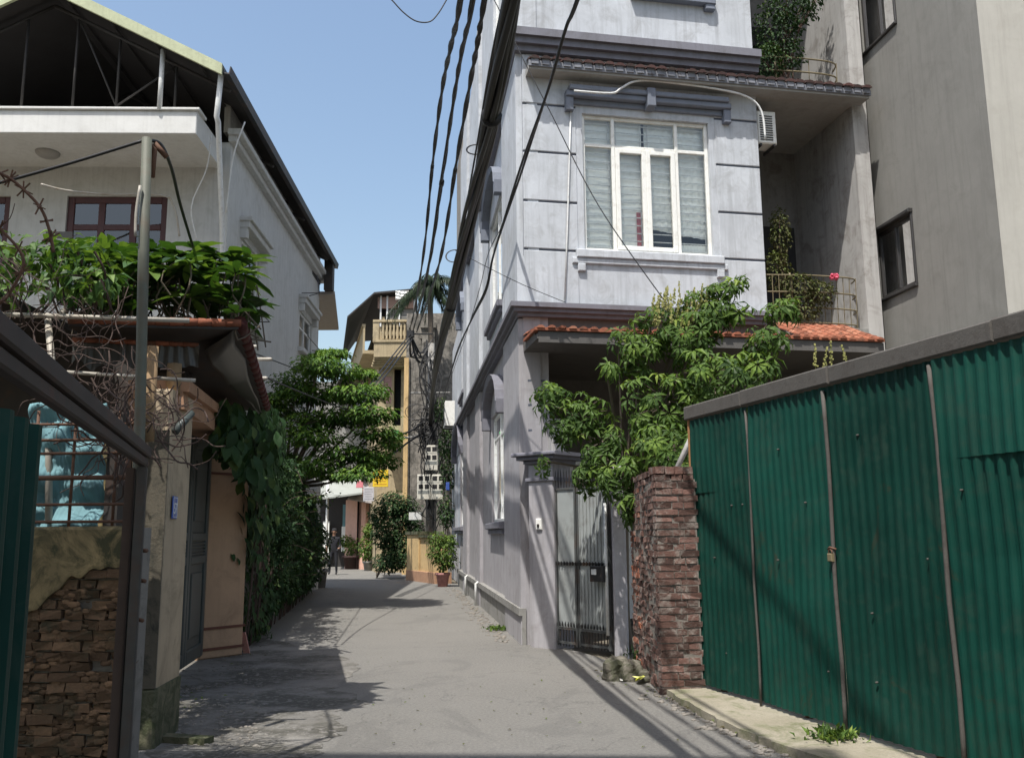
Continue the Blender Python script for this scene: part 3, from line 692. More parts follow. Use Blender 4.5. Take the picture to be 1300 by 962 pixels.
rock(sb, (g0.x - .02, g0.y + .2, .07), .14, .14, .16, 3, 16); rock(sb, (g0.x + .13, g0.y + .14, .06), .12, .12, .13, 8, 16); rock(sb, (g0.x + .26, g0.y + .06, .02), .1, .1, .09, 12, 16)
for i in range(0): rock(sb, (g0.x + rnd.uniform(-.3, .5), g0.y + rnd.uniform(-.2, .15), .0), *[rnd.uniform(.02, .05)] * 3, i + 20, 6)
tag(sb.build('masonry_stub', M['mossy_stub']), 'mossy broken lump of masonry on the ground at the foot of the lavender pillar', 'rubble')
def wrapper(px, py, label, mat, s=.05):
    g = gnd(px, py); w = MB(); vs = [Vector((g.x + s * uv3() , g.y + s * uv3(), .012 + abs(uv3()) * s * .9)) for _ in range(9)]
    w.add(vs, ((0, 1, 2), (2, 3, 4), (4, 5, 0), (6, 7, 8), (0, 2, 6), (1, 5, 7))); return tag(w.build('litter', mat, solid=.002), label, 'litter')
wrapper(812, 868, 'crumpled yellow wrapper lying at the foot of the brick wall end', simple('yellow_plastic', (.55, .55, .05), .4, bmp=0), .075)
wrapper(790, 865, 'small scrap of white paper beside the yellow wrapper', M['white'], .03)
wrapper(962, 942, 'white torn paper scrap on the edge of the concrete strip by the green fence', M['white'], .05)
# ================================================================ grey building right
g0 = at(1270, 300, 11.4)
X0, Y0 = g0.x, g0.y
WR = Plane((X0, Y0), (X0 - .14 * 8, Y0 + 8)); WRf = Plane((X0, Y0), (X0 + 8, Y0 + .9))
gb = thing('apartment_building', 'tall plain taupe building with two dark windows, behind the green fence at the right edge', 'building', (X0 + 3, Y0 + 4, 0))
Q1 = (WR.pu(1160, 320), WR.pu(1114, 330), WR.pz(1137, 372), WR.pz(1137, 282)); Q2 = (WR.pu(1136, 20), WR.pu(1092, 20), WR.pz(1113, 52), WR.pz(1113, -75))
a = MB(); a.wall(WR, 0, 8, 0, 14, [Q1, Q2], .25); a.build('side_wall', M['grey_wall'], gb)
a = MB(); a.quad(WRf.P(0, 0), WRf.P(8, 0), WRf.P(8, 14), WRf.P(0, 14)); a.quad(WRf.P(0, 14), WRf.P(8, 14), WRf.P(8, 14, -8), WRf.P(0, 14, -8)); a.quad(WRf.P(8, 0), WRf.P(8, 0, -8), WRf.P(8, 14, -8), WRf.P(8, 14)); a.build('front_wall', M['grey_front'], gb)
for k, Q in enumerate((Q1, Q2)):
    wo = window_parts(gb, WR, *Q, (.5,), (), fm='dark_frame', fw=.06, inset=.03, glass='darkglass', rd_=.10)
    b = MB()
    for i in range(1, 9): u = Q[0] + (Q[1] - Q[0]) * i / 9; b.tube([WR.P(u, Q[2], -.085), WR.P(u, Q[3], -.085)], .008, 5)
    b.build('bars', M['cement'], wo)
    b = MB(); b.bevbox(WR, Q[0] - .06, Q[1] + .06, Q[3], Q[3] + .06, -.02, .08); b.bevbox(WR, Q[0] - .05, Q[0], Q[2], Q[3], 0, .03); b.bevbox(WR, Q[0] - .05, Q[1] + .05, Q[2] - .05, Q[2], 0, .045); b.build('architrave', M['dark_frame'], wo)
# ================================================================ foliage generators
def palmate(mb, c, ax, L, n=8, tl=0.0):
    ax = ax.normalized(); s = ax.orthogonal().normalized(); t = ax.cross(s); a0 = rnd.uniform(0, 6.28)
    tt = min(1, max(0, rnd.gauss(.42, .2) + tl))
    for i in range(n):
        a = a0 + 2 * math.pi * i / n; d = (s * math.cos(a) + t * math.sin(a)) * .9 + ax * rnd.uniform(-.35, .25)
        d = (d + Vector((0, 0, -.22))).normalized()
        mb.leaf(c + d * L * .12, d, ax, L * rnd.uniform(.8, 1.1), L * .30, min(1, max(0, tt + rnd.uniform(-.08, .08))), .35)
def blob_pt(c, r, lo=.55):
    d = rdir(); q = rnd.uniform(lo, 1) ** .6
    f = 1 + .25 * noise.noise(d * 2 + Vector(c))
    return Vector((c[0] + d.x * r[0] * q * f, c[1] + d.y * r[1] * q * f, c[2] + d.z * r[2] * q * f)), d
def branch(mb, pts, r0, r1, k=7):
    p = smooth_path(pts, 4); n = len(p); mb.tube(p, [r0 + (r1 - r0) * i / (n - 1) for i in range(n)], k)
# ---- octopus tree over the gate
base = gnd(797, 836); base = Vector((base.x + .02, base.y + .55, 0))
tr = thing('umbrella_tree', 'leafy umbrella tree with drooping finger leaves spilling over the grey gate', 'tree', base)
blobs = []   # px, py, Y, rx px, ry px, count
for px, py, Y, rx, ry, n in ((735, 525, 10.9, 48, 32, 60), (698, 498, 11.0, 24, 20, 26), (715, 545, 11.0, 24, 20, 22), (765, 560, 10.8, 32, 30, 38), (790, 600, 10.6, 45, 34, 50), (810, 640, 10.6, 26, 22, 24), (850, 510, 10.8, 75, 50, 120), (812, 450, 10.9, 34, 36, 48), (870, 425, 10.8, 50, 40, 80), (905, 400, 10.7, 26, 24, 30),
                             (905, 475, 10.4, 52, 44, 85), (845, 570, 10.5, 60, 40, 85), (918, 368, 10.7, 28, 18, 24), (935, 395, 10.7, 20, 18, 16), (992, 395, 10.5, 24, 16, 20), (975, 432, 10.5, 30, 22, 30), (958, 468, 10.4, 34, 26, 40), (875, 600, 10.3, 32, 22, 30), (745, 600, 10.9, 20, 26, 18), (828, 402, 10.9, 34, 12, 18), (785, 425, 10.9, 14, 16, 9), (940, 355, 10.7, 14, 10, 7), (1008, 385, 10.4, 12, 9, 6), (880, 378, 10.7, 18, 12, 9), (690, 585, 11.0, 12, 14, 7), (770, 470, 10.9, 16, 16, 10), (960, 505, 10.2, 28, 20, 24)):
    c = at(px, py, Y); sc = Y / 1170; blobs.append((c, (rx * sc, .55 if n > 60 else .3, ry * sc), n))
cr = MB(); stems = MB()
top = base + Vector((.05, -.1, 1.9))
branch(stems, [base, base + Vector((.03, -.05, .8)), top], .065, .045); branch(stems, [base + Vector((.1, .1, 0)), base + Vector((.0, .05, 1.2)), base + Vector((-.1, -.1, 2.2))], .04, .025)
for c, r_, n in blobs:
    branch(stems, [top, (top + c) / 2 + Vector((0, 0, .15)), c], .032, .012, 5)
    for i in range(int(n * .85)):
        p, d = blob_pt(c, r_, .3); ax = (d + Vector((0, -.25, .9))).normalized(); palmate(cr, p, ax, rnd.uniform(.10, .19), rnd.choice((6, 7, 8)), .05 + .18 * d.z)
        if i % 3 == 0: stems.tube([c + (p - c) * .35, p], .006, 4)
cr.build('crown', M['leaf_sch'], tr); stems.build('trunk', M['bark'], tr)
fl = MB()
for px, py in [(rnd.uniform(825, 905), rnd.uniform(375, 420)) for _ in range(34)] + [(845, 385), (863, 372), (838, 380), (1035, 452), (1055, 450), (1048, 455), (1072, 452)]:
    p = at(px, py, rnd.uniform(10.5, 11.0)); L = rnd.uniform(.18, .34)
    if px > 1000: p = at(px, py, 10.2)
    dd = Vector((rnd.uniform(-.2, .2), rnd.uniform(-.2, .2), 1)).normalized()
    fl.tube([p - dd * L * .5, p + dd * L * .5], .004, 4)
    for q in range(26):
        s = rnd.random(); c = p + dd * L * (s - .5) + rdir() * .022 * (1.2 - s); fl.rbox(c, .008, .008, .008, None, rnd.random())
fl.build('flower_spikes', M['flower'], tr)
# ---- generic small leaves
def leafy(mb, c, r, n, L, asp=.5, up=.7, lo=.35, droop=.3, tl=0.0):
    for _ in range(n):
        p, d = blob_pt(c, r, lo); nn = (d * .5 + Vector((uv3() * .5, uv3() * .5, up))).normalized(); dr_ = (d + rdir() * .8 + Vector((0, 0, -.2))).normalized()
        dr_ = (dr_ - nn * dr_.dot(nn)).normalized(); l = L * rnd.uniform(.7, 1.25)
        mb.leaf(p, dr_, nn, l, l * asp, min(1, max(0, rnd.gauss(.45 + tl, .2) + .15 * d.z)), droop)
# ---- balcony plants
def balcony_plant(W, label, spots, L, mat='leaf_dry', stems_to=None, pot=None, fl=None, trunk=True):
    c0 = spots[0][0]; zb = stems_to; t = thing('balcony_plant', label, 'plant', (c0.x, c0.y, zb))
    m = MB(); s = MB(); 
    for c, r, n in spots:
        leafy(m, c, r, n, L); 
        for q in range(5): branch(s, [Vector((c0.x + uv3() * .25, c0.y + uv3() * .1, zb)), Vector(((c0.x + c.x) / 2, (c0.y + c.y) / 2, (zb + c.z) / 2 + .1)), c + Vector((uv3() * r[0] * .6, uv3() * r[1] * .6, uv3() * r[2] * .6))], .012, .004, 5)
    m.build('foliage', M[mat], t); s.build('stems', M['twig'], t)
    if pot:
        p = MB()
        for (u, o, w) in pot: p.bevbox(W, u, u + w, zb + .003, zb + .22, o - .12, o + .12, .015)
        p.build('trough', M['cement'], t)
    if fl:
        f = MB()
        for q in range(14): f.rbox(fl + rdir() * .05, .018, .018, .018, Matrix.Rotation(rnd.random() * 3, 3, 'X'))
        f.build('blossom', M['pink_flower'], t)
    return t
def sp(W, px, py, o, rx, ry, rz, n): 
    q = offs(W, o); u, z = q.pix(px, py); return (q.P(u, z, 0), (rx, ry, rz), n)
balcony_plant(Wf, 'straggly climbing plant with a pink flower tangled in the yellow balcony railing', [sp(Wf, 990, 300, -.5, .16, .2, .5, 600), sp(Wf, 985, 345, -.2, .25, .15, .35, 520), sp(Wf, 1015, 365, -.05, .3, .12, .25, 560), sp(Wf, 1040, 372, .0, .2, .12, .22, 280), sp(Wf, 1010, 395, -.05, .45, .1, .14, 380), sp(Wf, 1056, 372, .02, .08, .08, .18, 40)], .065,
              stems_to=zb2, pot=[(uE + .15, -.3, .9)], fl=sp(Wf, 1059, 352, .03, 0, 0, 0, 0)[0])
balcony_plant(Wf, 'dense hanging shrub filling the uppermost balcony beneath the top of the picture', [sp(Wf, 985, 40, -.3, .42, .3, .6, 900), sp(Wf, 975, 80, -.1, .25, .2, .35, 420), sp(Wf, 1005, 10, -.2, .45, .3, .4, 600), sp(Wf, 1000, 70, -.15, .3, .15, .3, 260), sp(Wf, 1030, -10, -.25, .25, .25, .4, 250)], .075, mat='leaf_dark',
              stems_to=zcan + .32, pot=[(uE + .1, -.3, 1.0)])
# ================================================================ left-hand materials
M['cream'] = plaster('cream_limewash', (.42, .33, .225), (.10, .085, .05), .45, .5)
M['ochre'] = plaster('stained_yellow_render', (.28, .21, .09), (.04, .04, .02), .85, .8, 2, thr=(.43, .6))
M['orange_w'] = plaster('peach_orange_render', (.38, .215, .13), (.14, .08, .05), .35, .3)
M['beige_p'] = plaster('tan_pillar_render', (.40, .26, .16), (.14, .09, .055), .35, .3)
M['rust_line'] = simple('red_brown_band', (.12, .045, .028), .8)
M['old_wall'] = plaster('mossy_flaking_render', (.27, .205, .10), (.03, .034, .013), .92, .85, 1.7, bmp=.5, var=.35, thr=(.42, .58))
M['black_stain'] = plaster('black_mould_render', (.10, .085, .06), (.015, .017, .012), .9, .7, 2, bmp=.8)
M['moss'] = plaster('mossy_cement', (.14, .13, .08), (.03, .042, .012), .85, .5, 3, bmp=1.0, thr=(.42, .58))
M['door'] = simple('dark_green_grey_door', (.05, .062, .058), .5, var=.2, rust=(.04, .04, .035), ramt=.6)
M['white_wall'] = plaster('white_house_render', (.50, .50, .48), (.32, .31, .28), .4, .5, fine=30, var=.07)
M['white_lit_fascia'] = plaster('white_lit_fascia', (.62, .62, .60), (.4, .39, .36), .3, .3, fine=30, var=.05)  # same house paint made paler, the slab's sunlight put into the colour
M['parapet'] = plaster('stained_parapet', (.33, .31, .27), (.12, .11, .09), .7, .7)
M['roof_green'] = plaster('pale_green_verge', (.44, .47, .31), (.25, .26, .17), .4, .4, 3)
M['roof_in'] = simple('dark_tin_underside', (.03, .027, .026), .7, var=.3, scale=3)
M['steel_dark'] = simple('dark_steel', (.045, .04, .037), .6, metal=.3, rust=(.1, .05, .03))
M['truss'] = simple('dark_truss_paint', (.03, .027, .025), .7)
M['red_wood'] = simple('dark_red_wood', (.055, .010, .009), .5, var=.35, scale=8)
M['pole'] = simple('grey_green_pole', (.10, .105, .08), .65, var=.3, scale=8, rust=(.12, .08, .05), ramt=.6)
M['pipe'] = simple('pale_pipe', (.38, .35, .30), .5, var=.15, rust=(.25, .18, .1))
M['tarp'] = simple('turquoise_tarpaulin', (.14, .27, .30), .9, var=.5, scale=2, bmp=.0)
M['twig_dark'] = simple('dark_dry_vine', (.06, .038, .03), .9, var=.5, scale=12, bmp=.4)
M['plastic'] = simple('grey_plastic_sheet', (.065, .06, .053), .4, var=.3, scale=3, bmp=0)
M['wood'] = simple('old_timber', (.26, .17, .09), .85, var=.4, scale=14, bmp=.5)
# ================================================================ white house
HN, HF = at(283, 400, 17.1), at(404, 430, 27.2)
WH = Plane((HN.x, HN.y), (HF.x, HF.y)); WHf = Plane((HN.x, HN.y), (HN.x - 8, HN.y - .25))
wh = thing('white_house', 'two storey white house under an open dark tin roof, behind the gate on the left', 'house', (HN.x - 4, HN.y + 5, 0))
zcor = WH.pz(340, 255)
Qa = (WH.pu(305, 350), WH.pu(329, 350), WH.pz(316, 415), WH.pz(316, 312)); Qb = (WH.pu(380, 415), WH.pu(396, 415), WH.pz(388, 450), WH.pz(388, 402))
a = MB(); a.wall(WH, 0, WH.L, 0, zcor + .02, [Qa, Qb], .25); a.quad(WH.P(WH.L, 0), WH.P(WH.L, 0, -9), WH.P(WH.L, zcor, -9), WH.P(WH.L, zcor)); a.build('side_wall', M['white_wall'], wh)
Wd1 = tuple(sorted((WHf.pu(84, 270), WHf.pu(212, 270)))) + (WHf.pz(150, 300) - 1.4, WHf.pz(150, 249)); Wd2 = tuple(sorted((WHf.pu(-60, 270), WHf.pu(12, 270)))) + (WHf.pz(10, 340) - 1.0, WHf.pz(10, 249))
a = MB(); a.wall(WHf, 0, 9, 0, zcor + .02, [Wd1, Wd2], .25); a.build('front_wall', M['white_wall'], wh)
for Q in (Wd1, Wd2):
    wo = window_parts(wh, WHf, *Q, (.34, .66), (.72,), fm='red_wood', fw=.13, inset=.05, glass='darkglass', rd_=.24)
for Q in (Qa, Qb):
    wo = window_parts(wh, WH, *Q, (.5,), (.6,), fw=.06, inset=.05)
    b = MB(); b.bevbox(WH, Q[0] - .18, Q[1] + .18, Q[3] + .16, Q[3] + .30, 0, .2); b.bevbox(WH, Q[0] - .22, Q[1] + .22, Q[3] + .3, Q[3] + .38, 0, .26)
    for q in (Q[0] - .16, Q[1] + .02): b.bevbox(WH, q, q + .14, Q[3] - .06, Q[3] + .16, 0, .15)
    b.build('moulding', M['white_wall'], wo); b = MB(); b.bevbox(WH, Q[0] - .16, Q[1] + .16, Q[2] - .12, Q[2], 0, .16); b.build('sill', M['white_wall'], wo)
    b = MB(); b.tube([WH.P(Q[0] - .1, Q[2] + .3, .25), WH.P(Q[1] + .1, Q[2] + .3, .25)], .012, 5); b.tube([WH.P(Q[1] + .1, Q[2] + .3, .25), WH.P(Q[1] + .1, Q[2] + .3, 0)], .012, 5); b.build('drying_rail', M['black_metal'], wo)
b = MB(); b.bevbox(WH, -.12, WH.L + .2, zcor, zcor + .12, -.02, .14); b.bevbox(WH, -.18, WH.L + .3, zcor + .12, zcor + .24, -.02, .26); b.build('cornice', M['white_wall'], wh)
zpar = WH.pz(300, 150)
b = MB(); b.box(WH, 0.0, WH.L + .2, zcor + .24, zcor + 1.15, -.16, -.04); b.build('parapet', M['parapet'], wh)
# balcony roof slab
SY = 15.5; c0 = at(249, 168, SY); WS = Plane((c0.x, c0.y), (c0.x - 8, c0.y - .25))
zs0, zs1 = WS.pz(240, 170), WS.pz(240, 141)
b = MB(); b.bevbox(WS, 0, 8, zs0, zs1, -.35, 0, .015); b.box(WS, 0, .12, zs0, zs1, -(HN.y - SY) - .1, -.352); b.box(WS, .12, 8, zs0 + .02, zs0 + .14, -(HN.y - SY) - .1, -.352)
b.bevbox(WS, -.05, 8, zs1 + .001, zs1 + .05, -.4, .05, .01); b.build('balcony_slab', M['white_lit_fascia'], wh)
q = offs(WS, -.9); u_, z_ = q.pix(62, 178)
b = MB(); b.lathe(WS.P(u_, zs0 - .07, -.9), [(.05, 0), (.17, .015), (.21, .05), (.22, .09)], 20); b.build('ceiling_lamp', M['soffit'], wh)
# upper roof
RY = 15.2; E = at(283, 86, RY); Rg = at(55, -24, RY)
rd = Vector((-.03, 1, 0)).normalized() * 12.2; zE, zR = E.z, Rg.z
a = MB(); th = Vector((0, 0, .05))
for (p, q) in ((E, Rg), (Rg, Vector((2 * Rg.x - E.x, E.y, E.z)))): a.prism([p, q, q + th, p + th], rd)
a.build('tin_roof', M['roof_in'], wh)
a = MB(); fv = Vector((0, -.06, 0)); dn = Vector((0, 0, -.16))
for (p, q) in ((E, Rg), (Rg, Vector((2 * Rg.x - E.x, E.y, E.z)))): a.prism([p + dn, q + dn, q + th, p + th], fv)
a.build('verge_board', M['roof_green'], wh)
a = MB(); g = E + Vector((.1, 0, -.03))
prof = [Vector((-.1, 0, .04)), Vector((-.09, 0, -.08)), Vector((.02, 0, -.10)), Vector((.05, 0, .05)), Vector((.03, 0, .05)), Vector((.01, 0, -.07)), Vector((-.07, 0, -.06)), Vector((-.08, 0, .04))]
a.prism([g + p for p in prof], rd); a.build('gutter', M['black_metal'], wh)
a = MB()   # trusses
for k, yy in enumerate((.5, 4.0, 7.5, 11)):
    o = Vector((-.03 * yy, yy, 0)); e = E + o + Vector((0, 0, -.2)); r = Rg + o + Vector((0, 0, -.2)); e2 = Vector((2 * r.x - e.x, e.y, e.z))
    for p, q in ((e, r), (r, e2)): a.tube([p, q], .035, 6)
    lo = zs1 + .1
    for t0, t1 in ((.1, .38), (.38, .62), (.62, .9)):
        pass
    for t in (.3, .62, .86):
        p = e.lerp(r, t); a.tube([p, Vector((p.x, p.y, lo))], .025, 6); p2 = e2.lerp(r, t); a.tube([p2, Vector((p2.x, p2.y, lo))], .025, 6)
    for t, s in ((.30, .62), (.86, .62)):
        p = e.lerp(r, t); q = e.lerp(r, s); a.tube([p, Vector((q.x, q.y, lo + .1))], .02, 6)
for t in (.15, .4, .65, .9):
    p = E.lerp(Rg, t) + Vector((0, 0, -.06)); a.tube([p, p + rd], .025, 5)
a.build('roof_truss', M['truss'], wh)
a = MB(); p = at(207, 64, RY + .25); a.tube([p, Vector((p.x, p.y, zs1))], .045, 10); a.build('roof_post', M['white_metal'], wh)
a = MB(); pts = [at(281, 92, RY + .1), at(275, 148, RY + .25), at(277, 155, RY + .3), at(282, 290, RY + 1.6), at(283, 420, 17.0), Vector((at(283, 420, 17.0).x + .05, 17.0, .2))]
a.tube(pts, .05, 10); a.build('downpipe', M['white_metal'], wh)
a = MB(); bkx = HN.x - 9
a.quad(Vector((HN.x - .1, HN.y + 5, zcor)), Vector((bkx, HN.y + 5, zcor)), Vector((bkx, HN.y + 5, zE + 1.2)), Vector((HN.x - .1, HN.y + 5, zE + .1)))
a.abox(bkx, HN.x - .3, HN.y, HN.y + 10, zcor - .12, zcor); a.build('attic_wall', M['roof_in'], wh)
a = MB()
pp4 = [at(404, 374, 27), at(425, 371, 27), at(430, 418, 31.9), at(404, 418, 31.9)]; zz = pp4[0].z; pp4 = [Vector((p.x, p.y, zz)) for p in pp4]; a.hexa(pp4 + [p + Vector((0, 0, .1)) for p in pp4]); a.build('rear_canopy', simple('brown_grey_board', (.30, .26, .22), .8), wh); a = MB(); q4 = at(418, 350, 26.9); a.abox(q4.x - .14, q4.x + .12, 26.8, 27.1, zz + .1, E.z + .0); a.build('roof_end_post', M['steel_dark'], wh)
# little aerials
a = MB()
for x, y in ((345, 372), (378, 372)): pass
u_, z_ = WH.pix(383, 372); a.tube([WH.P(u_, z_, 0), WH.P(u_, z_, .5)], .012, 5); a.tube([WH.P(u_ - .02, z_ - .15, 0), WH.P(u_ - .02, z_ - .02, .45)], .012, 5); a.tube([WH.P(u_, z_, .5), WH.P(u_ + .6, z_ + .7, .3)], .01, 5)
a.build('wall_bracket', M['black_metal'], wh)
# ================================================================ gate house on the left
NP = gnd(215, 938); PX, PY = NP.x, 6.85
def P3(x, y, z): return Vector((x, y, z))
dl = Vector((-.165, 1, 0)).normalized()
WE = Plane((PX, PY), (PX + dl.x * 8, PY + dl.y * 8))          # the lane-side face
WN = Plane((PX, PY), (PX - 4, PY - .35))                     # faces the viewer
gh = thing('gateway', 'peach and cream gateway with a dark double door left of the lane', 'gateway', (PX - 1, PY + 2, 0))
zb_ = 2.62
a = MB(); a.bevbox(WN, 0, .27, .42, zb_, -.62, .0, .02); a.build('near_pillar', M['cream'], gh)
a = MB(); a.bevbox(WN, -.012, .282, -.1, .42, -.63, .012, .02); a.build('pillar_base', M['moss'], gh)
a = MB(); a.box(WN, .0, .255, .42, 2.3, .001, .012); a.box(WN, .28, .42, 0, 2.2, -.3, -.02); a.build('stained_face', M['black_stain'], gh)
FP0 = gnd(254, 838); FP1 = gnd(308, 831); WFP = Plane((FP1.x, FP1.y), (FP0.x, FP0.y)); 
zl0 = WFP.pz(285, 560)
a = MB(); a.bevbox(WFP, 0, WFP.L + .05, .0, zl0, -.55, 0, .02); a.build('far_pillar', M['beige_p'], gh)
a = MB()
for y in (601, 796, 822): z = WFP.pz(280, y); a.box(WFP, -.012, WFP.L, z - .015, z + .015, -.3, .014)
z = WFP.pz(280, 577); a.box(WFP, -.012, WFP.L, z - .012, z + .012, -.3, .014)
a.each('band', M['rust_line'], gh)
dE = WE.P(0, 0) ; farU = (Vector((FP1.x, FP1.y, 0)) - WE.A).dot(WE.u)
# lintel
a = MB(); p0 = at(232, 497, PY + .15); p1 = at(294, 539, FP1.y - .1); q0 = at(234, 519, PY + .15); q1 = at(294, 562, FP1.y - .1)
bkv = Vector((-.42, -.03, 0))
a.hexa([q0, q1, q1 + bkv, q0 + bkv, p0, p1, p1 + bkv, p0 + bkv]); 
s = Vector((.05, 0, 0)); 
a.hexa([p0 + s, p1 + s, p1 + bkv, p0 + bkv, p0 + s + Vector((0, 0, .09)), p1 + s + Vector((0, 0, .09)), p1 + bkv + Vector((0, 0, .09)), p0 + bkv + Vector((0, 0, .09))])
a.build('lintel', M['orange_w'], gh)
# door, two leaves, set back
D0, D1 = gnd(216, 864), gnd(254, 838); WD = Plane((D1.x, D1.y), (D0.x, D0.y))
dh = q1.z - .05; Ld = WD.L + .6
for k in range(2):
    a = MB(); x0, x1 = k * Ld / 2 + .01, (k + 1) * Ld / 2 - .01
    a.box(WD, x0, x1, .06, dh, -.04, 0)
    for (u0_, u1_) in ((x0, x0 + .12), (x1 - .12, x1)): a.bevbox(WD, u0_, u1_, .06, dh, .001, .03)
    for (zz0, zz1) in ((.06, .22), (1.18, 1.28), (1.45, 1.55), (dh - .14, dh)): a.bevbox(WD, x0 + .12, x1 - .12, zz0, zz1, .001, .03)
    a.bevbox(WD, x0 + .24, x1 - .24, .34, 1.08, .0, .022, .01); a.bevbox(WD, x0 + .24, x1 - .24, 1.68, dh - .28, .0, .022, .01)
    for i in range(4): z = 1.29 + i * .04; a.bevbox(WD, x0 + .13, x1 - .13, z, z + .022, .0, .02, .006)
    a.build('door_leaf', M['door'], gh)
# number plate 57 on the cream pillar
WPL = WE; u_, z_ = WE.pix(217.5, 644); u_ = min(.5, max(.15, u_))
t_ = thing('house_number_sign', 'small blue enamel plate with white number 57 on the cream pillar', 'sign', WE.P(u_, z_, 0))
a = MB(); a.bevbox(WE, u_ - .085, u_ + .085, z_ - .085, z_ + .085, .021, .030, .003); a.build('plate', M['blue_plate'], t_)
a = MB()
for (x0, x1, y0, y1) in ((-.075, .075, -.075, -.071), (-.075, .075, .071, .075), (-.075, -.071, -.071, .071), (.071, .075, -.071, .071)): a.box(WE, u_ + x0, u_ + x1, z_ + y0, z_ + y1, .030, .032)
a.build('border', M['white'], t_)
vs, fs = text_mesh('57', .12, .001); sgn = 1 if WE.u.cross(Vector((0, 0, 1))).dot(WE.n) > 0 else -1
a = MB(); a.add([WE.P(u_ + v.x * sgn, z_ + v.y - .012, .032 + v.z) for v in vs], fs); a.build('digits', M['white'], t_)
# canopy roof with red tile edge over gateway
cf0, cf1, cr1 = at(86, 414, 6.6), at(304, 418, 6.95), at(338, 522, 11.3)
cb = Vector((cf0.x - .6, 11.0, cr1.z)); 
a = MB(); up = Vector((0, 0, .05)); a.hexa([cf0, cf1, cr1, cb, cf0 + up, cf1 + up, cr1 + up, cb + up]); 
roofc = thing('porch_roof', 'low porch roof with a red tile rim above the gateway, plants on top', 'roof', (cf1.x - 1, cf1.y + 2, cf1.z))
a.build('roof_slab', M['steel_dark'], roofc)
a = MB(); n = 14; 
def cap_tiles(mb, p, q, n, r=.05):
    for i in range(n):
        s, e = p.lerp(q, i / n), p.lerp(q, (i + 1.12) / n); mb.tube([s, e], [r * 1.08, r * .9], 8, rnd.random() * .6)
cap_tiles(a, cf0 + up, cf1 + up, 12, .032); a.build('front_rim_tiles', M['terracotta'], roofc)
M['red_tile'] = tinted('dark_red_ridge_tile', [(0, (.07, .02, .018)), (.6, (.11, .03, .026)), (1, (.2, .07, .05))], .7, .3, 20, (.05, .03, .03), .5, 8)
a = MB(); cap_tiles(a, cf1 + up, cr1 + up, 16, .055); a.build('side_rim_tiles', M['red_tile'], roofc)
a = MB(); n = 12   # sagging plastic under the edge
fr = [cf1 + Vector((-.02, 0, -.0)), at(232, 470, 7.6), at(262, 498, 7.4), at(330, 560, 10.6)]
vs = []; 
for i in range(9):
    for j in range(9):
        s, t = i / 8, j / 8
        top_ = cf1.lerp(cr1, t) + Vector((-.04, 0, -.03)); bot = at(262 + 66 * t, 452 + 72 * t, 7.3 + 3.6 * t)
        p = top_.lerp(bot, s); p += Vector((.07 * noise.noise(p * 2.3), .05 * noise.noise(p * 3.1 + Vector((5, 0, 0))), .09 * noise.noise(p * 2.0))); vs.append(p)
a.smooth = True; a.add(vs, [(i * 9 + j, i * 9 + j + 1, (i + 1) * 9 + j + 1, (i + 1) * 9 + j) for i in range(8) for j in range(8)]); a.build('plastic_sheet', M['plastic'], roofc, solid=.003)
a = MB(); a.tube([at(0, 399, 6.4), at(240, 407, 6.5)], .018, 8); a.tube([at(72, 403, 6.5), at(86, 391, 6.9)], .025, 8); a.tube([at(80, 472, 6.5), at(248, 483, 6.7)], .014, 8)
a.tube([at(60, 400, 6.5), at(66, 460, 6.3), at(62, 560, 6.3), at(62, 664, 6.2)], .025, 8); a.each('pale_pipe', M['pipe'], roofc)
a = MB(); a.tube([at(194, 440, 6.6), at(190, 515, 6.6), at(188, 560, 6.6)], .045, 8); a.tube([at(222, 462, 7.0), at(220, 500, 7.0)], .06, 6); a.each('timber_post', M['wood'], roofc)
a = MB(); a.tube([at(222, 548, 6.6), at(243, 524, 6.75)], .03, 8); a.build('strut', M['door'], roofc)
a = MB()   # second, lower orange rim and ragged awning
cap_tiles(a, at(92, 431, 6.9), at(250, 438, 7.1), 9, .02); a.build('awning_rim', M['terracotta'], roofc)
rag = curtain_mesh(Plane((at(92, 431, 6.92).x, 6.92), (at(250, 438, 7.1).x, 7.1)), 0, .95, at(92, 462, 6.9).z, at(92, 433, 6.9).z, 0, hem=lambda t: at(92, 462, 6.9).z + .09 * noise.noise(Vector((t * 9, 0, 0))), amp=.02, n=40); rag.build('ragged_awning', M['plastic'], roofc)
# back walls behind (stained yellow wall, dark store)
a = MB(); a.wall(WN, .28, 1.35, -.1, 1.98, [(.62, 1.12, 1.35, 1.72)], .15); a.bevbox(WN, .28, .95, 1.98, 2.3, -.15, -.01)
tag(a.build('yellow_wall', M['ochre']), 'stained mossy yellow wall seen between the cream pillar and the barred window', 'wall')
a = MB(); a.abox(-9, PX - .55, 8.6, 8.8, -.1, 3.62); a.abox(-9, PX - 1.3, 6.6, 8.6, 3.3, 3.36); tag(a.build('store_shed', M['steel_dark']), 'dark store shed behind the barred window under the plants', 'shed')
